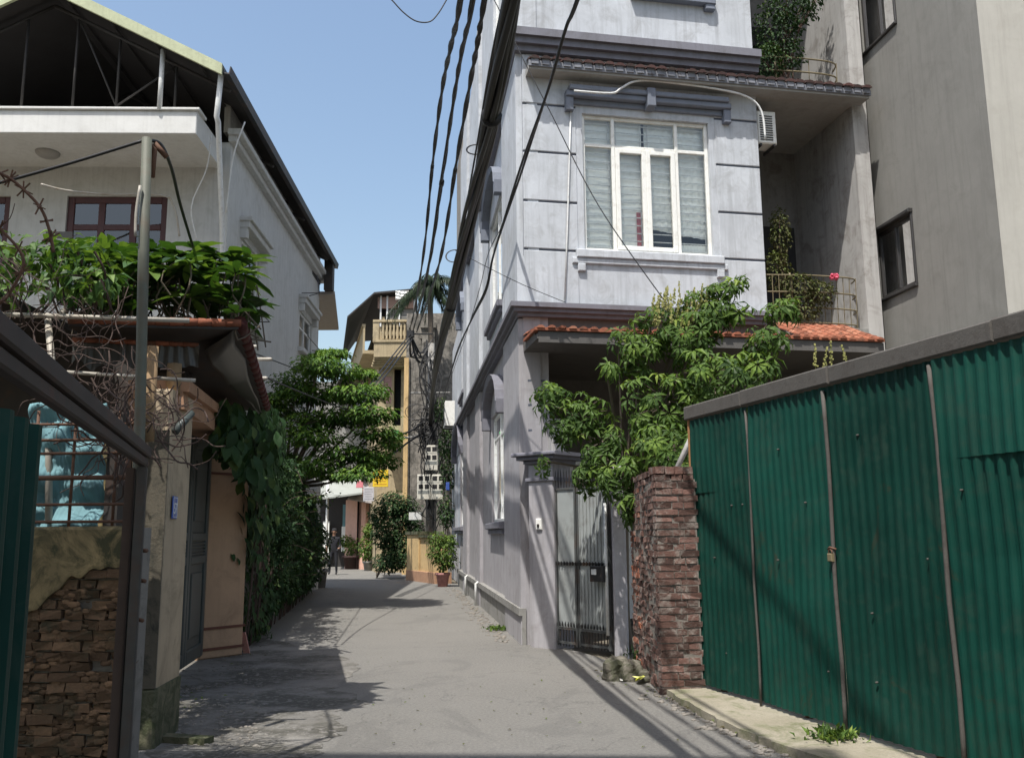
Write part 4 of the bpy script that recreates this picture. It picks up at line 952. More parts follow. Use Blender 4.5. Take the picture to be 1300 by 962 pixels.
# ================================================================ crumbling brick wall with the barred window
BY = 5.8; b0, b1 = at(168, 800, BY), at(-60, 800, BY); WL_ = Plane((b0.x, BY), (b1.x, BY + .02)); LL = WL_.L
zt_ = WL_.pz(100, 668)
br_ = thing('crumbling_brick_wall', 'crumbling brick wall with mossy flaking render under a barred window at lower left', 'brick wall', (b0.x - .6, BY, 0))
a = MB(); a.box(WL_, 0, LL, -.1, zt_ - .01, -.2, -.045); a.build('mortar', M['mortar'], br_)
a = MB(); ch = .062; r_ = 0; z = -.06
while z < zt_ - .3:
    u = -rnd.random() * .1
    while u < LL:
        L = rnd.uniform(.10, .21); e = min(u + L, LL)
        if rnd.random() > .05 and e > .03: brick(a, WL_, max(u, 0) + .005, e - .006, z + .006, z + ch - .004, -.12, rnd.uniform(-.02, .006), rnd.random() ** 1.3 * .6 + .1, .007)
        u = e
    z += ch
a.build('bricks', M['brick_brown'], br_)
a = MB()
for _ in range(700):
    u, z = rnd.uniform(0, LL), rnd.uniform(0, zt_ - .35); r = rnd.uniform(.006, .026); p = WL_.P(u, z, -.012); rock(a, (p.x, p.y, p.z), r * 1.7, r * .6, r * .8, rnd.random() * 40, 6, rnd.random() * .8)
a.build('crumbled_mortar', M['brick_brown'], br_)
def zedge(u): return WL_.pz(60, 775) + .30 * (1 - u / .85) * 0 + .11 * noise.noise(Vector((u * 3.1, 2, 0))) + .05 * noise.noise(Vector((u * 11, 5, 0))) + (.28 if u < .25 else .28 * max(0, 1 - (u - .25) / .35))
a = MB(); n = 90; tp_ = []; vs = []
for i in range(n + 1):
    u = LL * i / n; ze = zedge(u)
    for o, z in ((-.026, ze), (.012, ze), (.016, ze + .02), (.014, zt_ - .02), (.004, zt_), (-.2, zt_)): vs.append(WL_.P(u, z, o + .004 * noise.noise(Vector((u * 9, z * 9, 0)))))
a.add(vs, [(i * 6 + j, (i + 1) * 6 + j, (i + 1) * 6 + j + 1, i * 6 + j + 1) for i in range(n) for j in range(5)])
a.build('render_coat', M['old_wall'], br_)
wb = MB(); q0_, q1_ = WL_.pu(164, 600), LL
zw0, zw1 = zt_ + .01, WL_.pz(100, 520)
for y in (558, 575, 606, 640, 662, 538): z = WL_.pz(100, y); wb.tube([WL_.P(q0_, z, -.02), WL_.P(q1_, z, -.02)], .010 if y != 606 else .016, 6)
for x in (160, 144, 89, 40, -10): u = WL_.pu(x, 600); wb.tube([WL_.P(u, zw0 - .03, -.03), WL_.P(u, zw1, -.03)], .010 if x != 160 else .016, 6)
g_ = tag(wb.build('window_grille', M['rust']), 'rusty barred grille above the crumbling wall, turquoise cloth behind it', 'grille')
WT = Plane((b0.x, 6.25), (b1.x, 6.25)); tb = curtain_mesh(WT, WT.pu(132, 600), WT.pu(30, 600), WT.pz(80, 675), WT.pz(80, 512), 0, amp=.004, n=60, m=60, hz=0)
rnd.seed(77)
tb.v = [(v[0], v[1] + .13 * noise.noise(Vector((v[0] * 4, 0, v[2] * 6))) + .03 * noise.noise(Vector((v[0] * 12, 3, v[2] * 14))), v[2]) for v in tb.v]
tag(tb.build('tarpaulin', M['tarp'], solid=.004), 'crumpled turquoise tarpaulin hanging behind the barred window', 'tarpaulin')
a = MB(); a.box(WT, WT.pu(150, 600), WT.pu(133, 600), 0, 2.4, -.15, -.02); tag(a.build('timber_post', M['steel_dark']), 'dark upright post between the turquoise tarpaulin and the yellow wall', 'post')
# ================================================================ steel gate frame with green sheets
S0 = at(176, 700, 5.25); d_ = Vector((.288, -1, 0)).normalized()
WG = Plane((S0.x, S0.y), (S0.x + d_.x, S0.y + d_.y))
if WG.n.x < 0: WG.n = -WG.n
gf = thing('sheet_metal_gate', 'brown steel gate frame holding a dark green corrugated sheet at the left edge', 'gate', (S0.x, S0.y - 1, 0))
zr1 = WG.pz(2, 410); zr0 = WG.pz(2, 470)
za_ = WG.pz(190, 571)
a = MB(); a.bevbox(WG, -.18, 4.3, za_ - .055, za_ + .01, -.03, .02, .008); a.bevbox(WG, -.14, 4.3, za_ - .112, za_ - .062, -.03, .008, .008); tr_ = a.build('top_rail', simple('brown_painted_steel', (.045, .031, .025), .7, var=.45, scale=6, rust=(.09, .035, .025), ramt=.6), gf)
uS = WG.pu(42, 700)
for k in range(3):
    a = MB(); a.corr(WG, uS + k * .8, uS + k * .8 + .82, -.02, za_ - .20, -.02 - .012 * (k % 2), .15, .03, .01); a.build('green_sheet', M['green'], gf, solid=.002)
a = MB(); a.bevbox(WG, -.02, .05, -.1, za_ - .125, -.03, .022, .006); a.build('gate_post', simple('worn_grey_post', (.055, .05, .042), .8, var=.4, rust=(.07, .04, .025), ramt=.6), gf)
a = MB(); a.bevbox(WG, -.1, -.03, -.1, za_ - .125, -.10, -.05, .006)
a.build('inner_post', simple('brown_post', (.06, .04, .03), .8, var=.4), gf)
a = MB()
for y in (700, 740, 790): z = WG.pz(168, y); a.tube([WG.P(-.12, z, .0), WG.P(-.02, z, .04)], .012, 6)
a.each('hinge_pin', M['rust'], gf)
# tall pole with its bracket
pp0 = at(173, 700, 5.35); ptop = at(186.5, 176, 5.35)
po_ = thing('cable_post', 'tall thin grey-green post rising in front of the white house, cable tied at its top', 'post', (pp0.x, pp0.y, 0))
a = MB(); a.tube([Vector((pp0.x - .0, 5.35, -.1)), pp0, at(178, 520, 5.35), at(182, 330, 5.35), ptop], [.036, .034, .032, .033, .031], 10); a.build('shaft', M['pole'], po_)
a = MB(); a.tube([ptop + Vector((0, 0, -.02)), at(196, 190, 5.4), at(193, 225, 5.4)], .018, 6); a.tube([at(196, 182, 5.4), at(212, 200, 5.45)], .02, 6); a.build('bracket', M['rust'], po_)
a = MB(); a.tube(smooth_path([at(178, 236, 5.3), at(173, 270, 5.3), at(172, 300, 5.3)], 3), .010, 6); a.build('pipe', M['pipe'], po_)
# dry vines and barbed wire
v = MB(); rnd.seed(5)
def scrib(x0, x1, y0, y1, Y0_, Y1_, n, r=.006, L=5, st=18):
    for _ in range(n):
        x, y = rnd.uniform(x0, x1), rnd.uniform(y0, y1); Y = rnd.uniform(Y0_, Y1_); a_ = rnd.uniform(0, 6.28); pts = []
        for k in range(L):
            pts.append(at(x, y, Y)); a_ += rnd.uniform(-1.0, 1.0); x += math.cos(a_) * st; y += math.sin(a_) * st; Y += uv3() * .06
        v.tube(smooth_path(pts, 3), r * rnd.uniform(.5, 1.4), 5)
scrib(0, 70, 320, 440, 5.4, 6.0, 26, .0035, 6, 20); scrib(60, 170, 420, 530, 5.6, 6.3, 46, .0035, 6, 16); scrib(120, 235, 500, 585, 5.5, 6.2, 60, .004, 6, 14); scrib(130, 170, 490, 580, 5.5, 5.9, 24, .0045, 5, 14)
tag(v.build('dry_vine', M['twig_dark']), 'tangle of bare brown dry vine stems over the gate rail at left', 'vine', kind=None)
def barbed(pts, label, Y=4.2):
    b = MB(); P_ = smooth_path([at(x, y, Y) for x, y in pts], 6); b.tube(P_, .008, 6)
    for i in range(2, len(P_) - 1, 4):
        for q in range(3): d = rdir() * .045; b.tube([P_[i] - d, P_[i] + d], .004, 4)
    return tag(b.build('barbed_wire', M['rust']), label, 'barbed wire')
barbed([(-30, 205), (0, 220), (20, 232), (50, 262), (62, 290), (68, 320)], 'single strand of barbed wire curving down in front of the white house')
barbed([(-30, 262), (0, 290), (30, 330), (12, 372), (0, 385)], 'lower loop of barbed wire against the green leaves at the left edge', 4.4)
# ================================================================ broad-leaved plants on the roof
def rosette(mb, c, n, L, w):
    a0 = rnd.uniform(0, 6.28); tt = rnd.uniform(.2, .85)
    for i in range(n):
        a_ = a0 + 2.4 * i; e = rnd.uniform(-.1, .75); d = Vector((math.cos(a_) * math.cos(e), math.sin(a_) * math.cos(e), math.sin(e)))
        mb.bleaf(c, d, Vector((0, 0, 1)), L * rnd.uniform(.7, 1.1), w * rnd.uniform(.8, 1.1), min(1, max(0, tt + rnd.uniform(-.25, .2))), rnd.uniform(.2, .6))
pl_ = thing('broadleaf_plant', 'broad glossy green leaves massed on the porch roof below the white house', 'plant', at(220, 400, 7.4))
m = MB(); s = MB(); rnd.seed(11)
for _ in range(92):
    x = rnd.uniform(95, 318); y = rnd.uniform(316, 396) + max(0, (x - 260) * .3)
    if x < 160: y = max(y, 318)
    Y = rnd.uniform(6.9, 8.0); c = at(x, y, Y); rosette(m, c, rnd.randint(5, 9), rnd.choice((.2, .26, .34)) * rnd.uniform(.85, 1.15), rnd.uniform(.08, .13))
    s.tube(smooth_path([c, c + Vector((uv3() * .1, uv3() * .1, -.2)), Vector((c.x + uv3() * .2, c.y + .1, cf1.z + .05))], 3), .007, 5)
m.build('foliage', M['leaf_big'], pl_); s.build('stems', M['bark'], pl_)
pl2 = thing('leafy_creeper', 'bright small-leaved creeper with bare stems at the left edge, beside the broad leaves', 'plant', at(60, 400, 6.6))
m = MB(); s = MB()
for _ in range(26):
    x = rnd.uniform(-20, 130); y = rnd.uniform(305, 375); c = at(x, y, rnd.uniform(6.2, 7.2)); leafy(m, c, (.16, .16, .10), 16, .13, .45, tl=.2)
    branch(s, [c, c + Vector((.05, .1, -.2)), at(x + uv3() * 30, 405, 6.7)], .01, .006, 5)
m.build('foliage', M['leaf_big'], pl2); s.build('stems', M['twig_dark'], pl2)
tr0 = MB(); tr0.hexa([at(58, 303, 7.4), at(92, 303, 7.4), at(92, 303, 7.7), at(58, 303, 7.7), at(58, 294, 7.4), at(92, 294, 7.4), at(92, 294, 7.7), at(58, 294, 7.7)]); 
tag(tr0.build('planter_box', M['black_metal']), 'black box among the leaves in front of the dark red window', 'planter')
# ================================================================ creeper hedge along the lane
rnd.seed(21)
h0, h1 = gnd(312, 824), gnd(398, 748); WK = Plane((h0.x, h0.y), (h1.x, h1.y)); LK = WK.L
bw2 = MB(); bw2.box(WK, .0, LK, -.1, 2.1, -.45, -.22); tag(bw2.build('boundary_wall', M['cement']), 'cement wall almost hidden by dark creeper on the left of the lane', 'wall')
ck = thing('creeper', 'dark heart-leaved creeper climbing down beside the tan pillar of the gateway', 'creeper', WK.P(.5, 0, 0))
m = MB(); s = MB()
for _ in range(1500):
    u = rnd.uniform(-.75, 1.6) ** 1; z = rnd.uniform(.15, 3.3)
    if z < 1.2 and u < -.05: continue
    o = rnd.uniform(-.1, .22) + .25 * max(0, z - 1.5) * .3; p = WK.P(u, z, o - .05); d = (WK.n * .4 + Vector((uv3() * .5, uv3() * .4, -.9))).normalized()
    L = rnd.uniform(.10, .22) if z > 1.5 else rnd.uniform(.08, .14); m.bleaf(p, d, (WK.n + Vector((0, -.3, .7)) + rdir() * .5).normalized(), L, L * .62, min(1, max(0, rnd.gauss(.4, .22))), .3)
for _ in range(14): u = rnd.uniform(-.3, 1.4); s.tube(smooth_path([WK.P(u, 0, .0), WK.P(u + uv3() * .2, 1.2, .08), WK.P(u + uv3() * .4, 3.0, .05)], 4), .01, 5)
for _ in range(420):
    t = rnd.random(); p = at(282 + 62 * t + rnd.gauss(0, 6), rnd.uniform(505 + 20 * t, 560 + 75 * t), 9.6 + 2.2 * t + uv3() * .2); L = rnd.uniform(.12, .26); m.bleaf(p, Vector((uv3() * .5, uv3() * .5, -.8)).normalized(), (Vector((.4, -.5, .6)) + rdir() * .5).normalized(), L, L * .6, min(1, max(0, rnd.gauss(.5, .25))), .3)
m.build('foliage', M['leaf_dark'], ck); s.build('stems', M['twig_dark'], ck)
hg = thing('hedge', 'dark shaggy hedge spilling onto the lane under the bright tree on the left', 'hedge', WK.P(LK * .5, 0, 0))
m = MB(); s = MB()
for _ in range(11000):
    u = rnd.uniform(1.2, LK * .93); t = (u - 1.2) / (LK - 1.2); H_ = 2.9 - .7 * t + .5 * noise.noise(Vector((u * .7, 0, 3)))
    z = rnd.uniform(.05, 1) ** .85 * H_; bul = .14 + .42 * noise.noise(Vector((u * 1.3, z * 1.6, 7))) + .15 * noise.noise(Vector((u * 4, z * 4, 2))) + .16 * math.sin(z / H_ * 3.14)
    o = bul * rnd.uniform(.3, 1); 
    if z < .35: o *= .6
    p = WK.P(u, z, o - .1); d = (WK.n * .6 + rdir() * .8 + Vector((0, 0, -.4))).normalized(); L = rnd.uniform(.06, .17)
    m.leaf(p, d, (WK.n * .5 + Vector((0, -.2, .8)) + rdir() * .5).normalized(), L, L * .55, min(1, max(0, rnd.gauss(.38, .2))), .3)
for _ in range(46):   # loose sprigs
    u = rnd.uniform(1.2, LK * .9); z = rnd.uniform(.6, 3.0); p = WK.P(u, z, .15); e = p + WK.n * rnd.uniform(.2, .5) + Vector((uv3() * .3, uv3() * .3, rnd.uniform(-.5, .35)))
    s.tube(smooth_path([p, (p + e) / 2 + Vector((0, 0, .08)), e], 3), .005, 4)
    for q in range(12): c = p.lerp(e, rnd.random()) + rdir() * .05; m.leaf(c, (rdir() + Vector((0, 0, -.3))).normalized(), (rdir() * .5 + Vector((0, 0, 1))).normalized(), rnd.uniform(.07, .13), .06, min(1, rnd.uniform(.3, 1)), .3)
for _ in range(40): u = rnd.uniform(1.2, LK * .9); s.tube([WK.P(u, 0, .0), WK.P(u + uv3() * .2, 1.0, .12), WK.P(u + uv3() * .3, 2.0, .1)], .012, 5)
m.build('foliage', M['leaf_dark'], hg); s.build('stems', M['twig_dark'], hg)
c_ = MB(); e0 = gnd(400, 748); zt = e0.y * (676 - 612) / 1150 + 1.5; c_.abox(e0.x - .35, e0.x + .02, e0.y - .2, e0.y + .3, -.1, zt); c_.abox(e0.x - .38, e0.x + .06, e0.y - .23, e0.y + .33, zt, zt + .08)
tag(c_.build('wall_pillar', M['white_wall']), 'pale square pillar at the far end of the dark hedge', 'pillar')
# ---- bright tree
rnd.seed(31)
tb_ = WK.P(WK.pu(385, 700), 0, -.6); TY = 19.3
bt = thing('shade_tree', 'bright green layered tree leaning over the lane in front of the balcony house', 'tree', tb_)
m = MB(); s = MB(); fork = Vector((tb_.x + .1, tb_.y, 2.7)); branch(s, [tb_, tb_ + Vector((.08, 0, 1.3)), fork], .11, .085)
for px, py, rx, ry, n in ((405, 465, 38, 20, 560), (375, 485, 34, 18, 460), (430, 470, 34, 18, 380), (400, 500, 58, 18, 900), (455, 500, 42, 18, 640), (360, 520, 28, 18, 340), (470, 525, 36, 18, 560), (425, 530, 60, 20, 950), (480, 550, 32, 16, 420), (395, 555, 50, 18, 520), (440, 575, 48, 18, 700), (480, 585, 30, 15, 320), (405, 590, 38, 16, 420), (455, 602, 42, 12, 360), (385, 540, 45, 20, 420), (352, 505, 18, 14, 120), (497, 560, 14, 18, 110)):
    Y = TY + rnd.uniform(-.7, .7); c = at(px, py, Y); k = Y / 1160; R_ = (rx * k, .75, ry * k * .68)
    branch(s, [fork, (fork + c) / 2 + Vector((0, 0, -.1)), c], .05, .012, 6)
    for _ in range(4): branch(s, [c, c + Vector((uv3() * R_[0] * .8, uv3() * .6, uv3() * R_[2] * .5))], .014, .005, 4)
    leafy(m, c, R_, int(n * 1.25), .125, .42, up=1.1, lo=.15, droop=.25, tl=.12)
for q in range(46):
    a_ = rnd.uniform(0, 6.28); c = at(422 + 80 * (1 + .42 * min(0, math.sin(a_))) * math.cos(a_), 528 + 80 * math.sin(a_) * (1 if math.sin(a_) < 0 else .95), TY + uv3() * .6); leafy(m, c, (.26, .3, .09), 85, .125, .42, up=1.2, lo=.1, droop=.3, tl=.2)
    branch(s, [at(422 + 50 * math.cos(a_), 528 + 50 * math.sin(a_), TY), c], .012, .004, 4)
m.build('crown', M['leaf_tree'], bt); s.build('trunk', M['bark'], bt)
# curtain of dark under-leaves by trunk
# ================================================================ ground
def asphalt():
    m, nt, b, out = newmat('worn_asphalt'); P = coords(nt)
    big = noi(nt, P, .45, 7, .65, .5); med = noi(nt, P, 3.5, 8, .7); grain = noi(nt, P, 38, 8, .9); st = noi(nt, P, 60, 2, .5)
    base = mixc(nt, ramp(nt, big, [(.3, 0.0), (.7, 1.0)]), (.098, .095, .088), (.138, .133, .123))
    base = mixc(nt, ramp(nt, med, [(.45, 0.0), (.75, .45)]), base, (.085, .081, .074))
    base = mixc(nt, ramp(nt, grain, [(.40, .0), (.60, .9)]), base, (.22, .21, .19))
    base = mixc(nt, ramp(nt, st, [(.62, 0.0), (.70, .5)]), base, (.07, .07, .068))
    ps = noi(nt, coords(nt, (1, .7, 1)), .8, 10, .72, 1.4); base = mixc(nt, ramp(nt, ps, [(.54, 0.0), (.58, .32)]), base, (.095, .092, .086))
    v = nt.nodes.new('ShaderNodeTexVoronoi'); v.feature = 'DISTANCE_TO_EDGE'; v.inputs['Scale'].default_value = .45
    mm = nt.nodes.new('ShaderNodeVectorMath'); mm.operation = 'ADD'; nz = node(nt, 'ShaderNodeTexNoise', Scale=2.2, Detail=6.0); nt.links.new(P, nz.inputs['Vector']); nt.links.new(P, mm.inputs[0]); nt.links.new(nz.outputs['Color'], mm.inputs[1]); nt.links.new(mm.outputs[0], v.inputs['Vector'])
    cr = ramp(nt, v.outputs['Distance'], [(0, .45), (.006, 0.0)]); base = mixc(nt, cr, base, (.06, .058, .055))
    nt.links.new(base, b.inputs['Base Color']); b.inputs['Roughness'].default_value = .9
    h = mixc(nt, .5, grain, med); bump(nt, b, h, 1.0, .014); return m
def concrete(name, c1, c2, moss, mamt, stones=0):
    m, nt, b, out = newmat(name); P = coords(nt); n1 = noi(nt, P, 1.6, 8, .7, .5); n2 = noi(nt, P, 55, 3, .7)
    base = mixc(nt, ramp(nt, n1, [(.35, 0.0), (.7, 1.0)]), c1, c2); base = mixc(nt, ramp(nt, n2, [(.4, 0.0), (.75, .5)]), base, tuple(c * .6 for c in c1))
    base = mixc(nt, ramp(nt, noi(nt, P, 2.6, 9, .75, .8), [(.5, 0.0), (.62, mamt)]), base, moss); h = mixc(nt, .5, n1, n2)
    if stones:
        v = nt.nodes.new('ShaderNodeTexVoronoi'); v.inputs['Scale'].default_value = 7; mm = nt.nodes.new('ShaderNodeVectorMath'); mm.operation = 'ADD'; nz = node(nt, 'ShaderNodeTexNoise', Scale=5.0, Detail=4.0); nt.links.new(P, nz.inputs['Vector']); nt.links.new(P, mm.inputs[0]); nt.links.new(nz.outputs['Color'], mm.inputs[1]); nt.links.new(mm.outputs[0], v.inputs['Vector'])
        msk = ramp(nt, noi(nt, P, 1.3, 5, .6), [(.42, 0.0), (.55, 1.0)]); e = ramp(nt, v.outputs['Distance'], [(.28, 0.0), (.5, 1.0)])
        f = mixc(nt, msk, (0, 0, 0), e); base = mixc(nt, f, base, (.07, .066, .055)); h = mixc(nt, .7, h, mixc(nt, msk, (1, 1, 1), ramp(nt, v.outputs['Distance'], [(.2, 1.0), (.55, 0.0)])))
    nt.links.new(base, b.inputs['Base Color']); b.inputs['Roughness'].default_value = .92; bump(nt, b, h, .7, .02); return m
M['asphalt'] = asphalt()
M['apron'] = concrete('rubble_concrete', (.15, .142, .13), (.235, .222, .20), (.085, .08, .065), .7, 1)
M['strip'] = concrete('mossy_concrete_strip', (.25, .225, .165), (.33, .30, .235), (.12, .13, .06), .8)
M['earth'] = concrete('packed_earth', (.13, .11, .085), (.2, .17, .13), (.06, .07, .03), .6)
g = MB(); g.quad((-300, -60, -.02), (300, -60, -.02), (300, 600, -.02), (-300, 600, -.02)); struct(g.build('ground', M['earth']))
Lp = [gnd(x, y) for x, y in ((300, 962), (216, 930), (216, 866), (254, 838), (308, 832), (330, 806), (400, 749), (418, 726), (432, 714), (440, 707))]
Rp = [gnd(x, y) for x, y in ((1000, 962), (860, 884), (775, 850), (704, 826), (655, 812), (606, 762), (580, 742), (545, 738), (515, 735), (480, 718), (462, 708))]
near = [Vector((2.6, 3.0, 0)), Vector((2.8, -6, 0)), Vector((-4.5, -6, 0)), Vector((-4.2, 3, 0)), Vector((-3.4, 6, 0))]
poly = near[::-1] 
g = MB(); P_ = [Vector((-4.5, -6, 0)), Vector((-4.2, 3, 0)), Vector((-3.6, 6.0, 0)), Vector((-3.9, 8, 0)), Vector((-4.1, 11.2, 0))] + [Vector((p.x - .35, p.y, 0)) for p in Lp[5:]] + [Vector((-16, 62, 0)), Vector((-9, 62, 0))] + [Vector((p.x + .3, p.y, 0)) for p in Rp[::-1]] + [Vector((3.6, 3, 0)), Vector((4.5, -6, 0))]
g.add(P_, [tuple(range(len(P_)))]); struct(g.build('lane', M['asphalt']))
ap = [gnd(*p, .004) for p in ((232, 962), (190, 962), (188, 930), (210, 866), (254, 834), (300, 826), (330, 800), (345, 812), (385, 822), (446, 838), (452, 852), (425, 872), (470, 890), (425, 905), (440, 925), (410, 940), (400, 962))]
rnd.seed(2); ap2 = [p + Vector((rnd.gauss(0, .035), rnd.gauss(0, .06), 0)) for p in smooth_path(ap, 7)]; g = MB(); g.add(ap2, [tuple(range(len(ap2)))]); struct(g.build('apron', M['apron']))
# concrete strip at the foot of the green fence: a low raised slab with a broken edge
rnd.seed(3); e = [gnd(x, y) for x, y in ((848, 884), (872, 900), (900, 916), (930, 932), (975, 950), (1005, 962))]; e += [Vector((2.6, 4.6, 0)), Vector((3.3, 2.4, 0))]
e = [Vector((p.x + rnd.uniform(-.02, .02), p.y + rnd.uniform(-.02, .02), 0)) for p in smooth_path(e, 5)]
q = [WF.P(u, 0, .0 - .05) for u in (EUF, 4, 2, 0, -.1)]; g = MB(); pts = e + q
g.prism([Vector((p.x, p.y, -.02)) for p in pts], Vector((0, 0, .085))); struct(g.build('pavement', M['strip']))
ch_ = MB(); rnd.seed(9)
for _ in range(130):
    p = rnd.choice(e[:-8]); r = rnd.uniform(.006, .028); rock(ch_, (p.x - abs(rnd.gauss(0, .10)) + .02, p.y + uv3() * .1, .004), r * 1.3, r, r * .6, rnd.random() * 50, 6)
for _ in range(220):
    u = rnd.uniform(.3, 13); r = rnd.uniform(.006, .03); p = Ws.P(u, 0, .18 + abs(rnd.gauss(0, .13))); rock(ch_, (p.x, p.y, .004), r * 1.3, r, r * .6, rnd.random() * 50, 6)
for _ in range(260):
    p = gnd(rnd.uniform(220, 330), rnd.uniform(845, 950)); r = rnd.uniform(.005, .02); rock(ch_, (p.x, p.y, .006), r * 1.3, r, r * .6, rnd.random() * 50, 6)
tag(ch_.build('loose_stones', M['mortar']), 'loose stones and crumbs along the lane edges', 'stones', kind='stuff')
# leaf litter and weeds
lf = MB()
for _ in range(150):
    a, b_ = rnd.choice((((1000, 955), (860, 885)), ((860, 885), (740, 850)), ((650, 812), (590, 765)), ((330, 830), (230, 900)))); t = rnd.random(); p = gnd(a[0] + (b_[0] - a[0]) * t + rnd.gauss(0, 12), a[1] + (b_[1] - a[1]) * t + rnd.gauss(0, 6))
    lf.leaf(Vector((p.x, p.y, .012 + rnd.random() * .02)), Vector((uv3(), uv3(), .1)).normalized(), Vector((uv3() * .4, uv3() * .4, 1)).normalized(), rnd.uniform(.02, .06), .025, rnd.random(), .2)
for _ in range(60):
    p = gnd(rnd.uniform(430, 900), rnd.uniform(780, 950)); lf.leaf(Vector((p.x, p.y, .008)), Vector((uv3(), uv3(), .1)).normalized(), Vector((uv3() * .3, uv3() * .3, 1)).normalized(), rnd.uniform(.015, .04), .02, rnd.random(), .2)
tag(lf.build('leaf_litter', M['leaf_dry']), 'dry fallen leaves scattered on the lane', 'leaves', kind='stuff')
def weeds(px, py, n, s, h, label, mat='leaf_dark', z=0.0):
    c = gnd(px, py); w = MB()
    for _ in range(n):
        b = c + Vector((rnd.gauss(0, s), rnd.gauss(0, s * .8), z)); d = Vector((uv3() * .6, uv3() * .6, 1)).normalized(); w.leaf(b + d * rnd.random() * h * .6, (d + rdir() * .5).normalized(), rdir(), rnd.uniform(.04, .09), .028, rnd.random(), .4)
    return tag(w.build('weed', M[mat]), label, 'weed')
weeds(823, 850, 260, .10, .35, 'dark weeds rooted at the foot of the brick wall end')
weeds(1060, 950, 160, .10, .06, 'low green weeds on the concrete strip under the green fence', 'leaf_sch', .06)
weeds(632, 800, 150, .10, .05, 'strip of moss and weeds at the foot of the lavender side wall', 'leaf_sch'); weeds(318, 815, 200, .12, .4, 'weeds climbing at the foot of the tan gateway pillar')
tag((lambda m: (m.hexa([gnd(309, 829) + Vector(v) for v in ((0, 0, 0), (.09, -.03, 0), (.09, .0, 0), (0, .03, 0), (-.07, 0, .26), (.02, -.03, .27), (.02, .0, .27), (-.07, .03, .26))]), m.build('brick_chip', simple('pink_tile', (.45, .22, .18), .8)))[1])(MB()), 'pink tile fragment leaning on the foot of the tan gateway pillar', 'tile')
sp_ = MB(); p = gnd(232, 945); sp_.box(Plane((p.x, p.y), (p.x + .5, p.y - .15)), -.25, .18, -.02, .05, -.12, 0); tag(sp_.build('threshold_slab', M['moss']), 'small mossy concrete slab in the gutter by the cream pillar', 'slab')
for i in range(6):
    pass
# ================================================================ far end of the lane
M['yel_house'] = plaster('faded_yellow_wash', (.42, .34, .21), (.13, .105, .07), .5, .6)
M['cem_tower'] = plaster('streaked_dark_cement', (.25, .23, .20), (.07, .065, .055), .85, .9, 1.2, bmp=.6, thr=(.44, .6))
M['yel_gate'] = plaster('warm_yellow_wash', (.60, .42, .20), (.14, .10, .06), .35, .7)
M['pink'] = plaster('salmon_pink_wash', (.62, .38, .30), (.25, .15, .12), .2, .2)
M['shutter'] = simple('dusty_pink_shutter', (.45, .27, .25), .7)
BX = lambda px, Y: at(px, 600, Y).x
BZ = lambda py, Y, px=520: at(px, py, Y).z
# old concrete block
Yc = 36.0; cx0, cx1 = BX(514, Yc), BX(600, Yc)
tw = thing('cement_building', 'tall streaked bare cement building behind the meter boxes and palm', 'building', ((cx0 + cx1) / 2, Yc + 2, 0))
a = MB(); WC = Plane((cx0, Yc), (cx1, Yc)); ztc = BZ(398, Yc)
a.wall(WC, 0, WC.L, 0, ztc, [], .25); a.quad((cx0, Yc, 0), (cx0, Yc + 8, 0), (cx0, Yc + 8, ztc), (cx0, Yc, ztc)); a.quad((cx0, Yc, ztc), (cx1, Yc, ztc), (cx1, Yc + 8, ztc), (cx0, Yc + 8, ztc)); a.build('wall', M['cem_tower'], tw)
a = MB(); u = WC.pu(547, 500); a.box(WC, u - .35, u + .15, 0, BZ(415, Yc), .003, .22); a.box(WC, u - .42, u + .2, BZ(418, Yc), BZ(412, Yc), .0, .3); a.box(WC, 1.0, u - .43, BZ(431, Yc), BZ(428, Yc), 0, .2); a.box(WC, 0, .16, 0, BZ(455, Yc), .002, .1); a.build('rib', M['cem_tower'], tw)
a = MB(); u = WC.pu(512, 500); a.box(WC, -.06, .12, 0, BZ(455, Yc), .1, .16); a.build('yellow_corner', M['yel_gate'], tw)
# yellow balcony house
Yy = 38.0; yx0, yx1 = BX(479, Yy), BX(514, Yy) + .4; WY = Plane((yx0, Yy), (yx1, Yy)); yh = thing('balcony_house', 'narrow yellow house with a baluster balcony and tin roof, rising above the bright tree', 'house', ((yx0 + yx1) / 2, Yy + 3, 0))
WYs = Plane((yx0, Yy), (BX(456, 46), 47.0))
zb0, zbt, zbl, zrf = WY.pz(495, 458), WY.pz(495, 415), WY.pz(495, 437), WY.pz(495, 376)
a = MB(); hd_ = [(WY.pu(487, 500), WY.pu(497, 500), WY.pz(490, 512), WY.pz(490, 478)), (WY.pu(500, 500), WY.pu(509, 500), WY.pz(500, 540), WY.pz(500, 468))]
a.wall(WY, 0, WY.L, 0, zb0 + .2, hd_, .25); a.wall(WYs, 0, WYs.L, 0, zrf - .9, [], .2); a.build('wall', M['yel_house'], yh)
a = MB(); a.box(WY, hd_[0][0], hd_[0][1], hd_[0][2], hd_[0][3], -.1, -.04); 
for i in range(9): z = hd_[0][2] + (hd_[0][3] - hd_[0][2]) * (i + .5) / 9; a.bevbox(WY, hd_[0][0] + .05, hd_[0][1] - .05, z - .04, z + .04, -.04, -.02, .005)
a.build('shutter', M['shutter'], yh)
a = MB(); a.quad(WY.P(0, 0, -.5), WY.P(WY.L, 0, -.5), WY.P(WY.L, zrf, -.5), WY.P(0, zrf, -.5)); a.build('dark_interior', M['black_in'], yh)
a = MB(); a.box(WY, -.1, WY.L, zb0 + .0, zbl - .1, -.2, .9); a.box(WY, -.15, WY.L, zbl - .1, zbl, -.2, .95); a.box(WY, -.15, WY.L, zbt, zbt + .1, .72, .95)
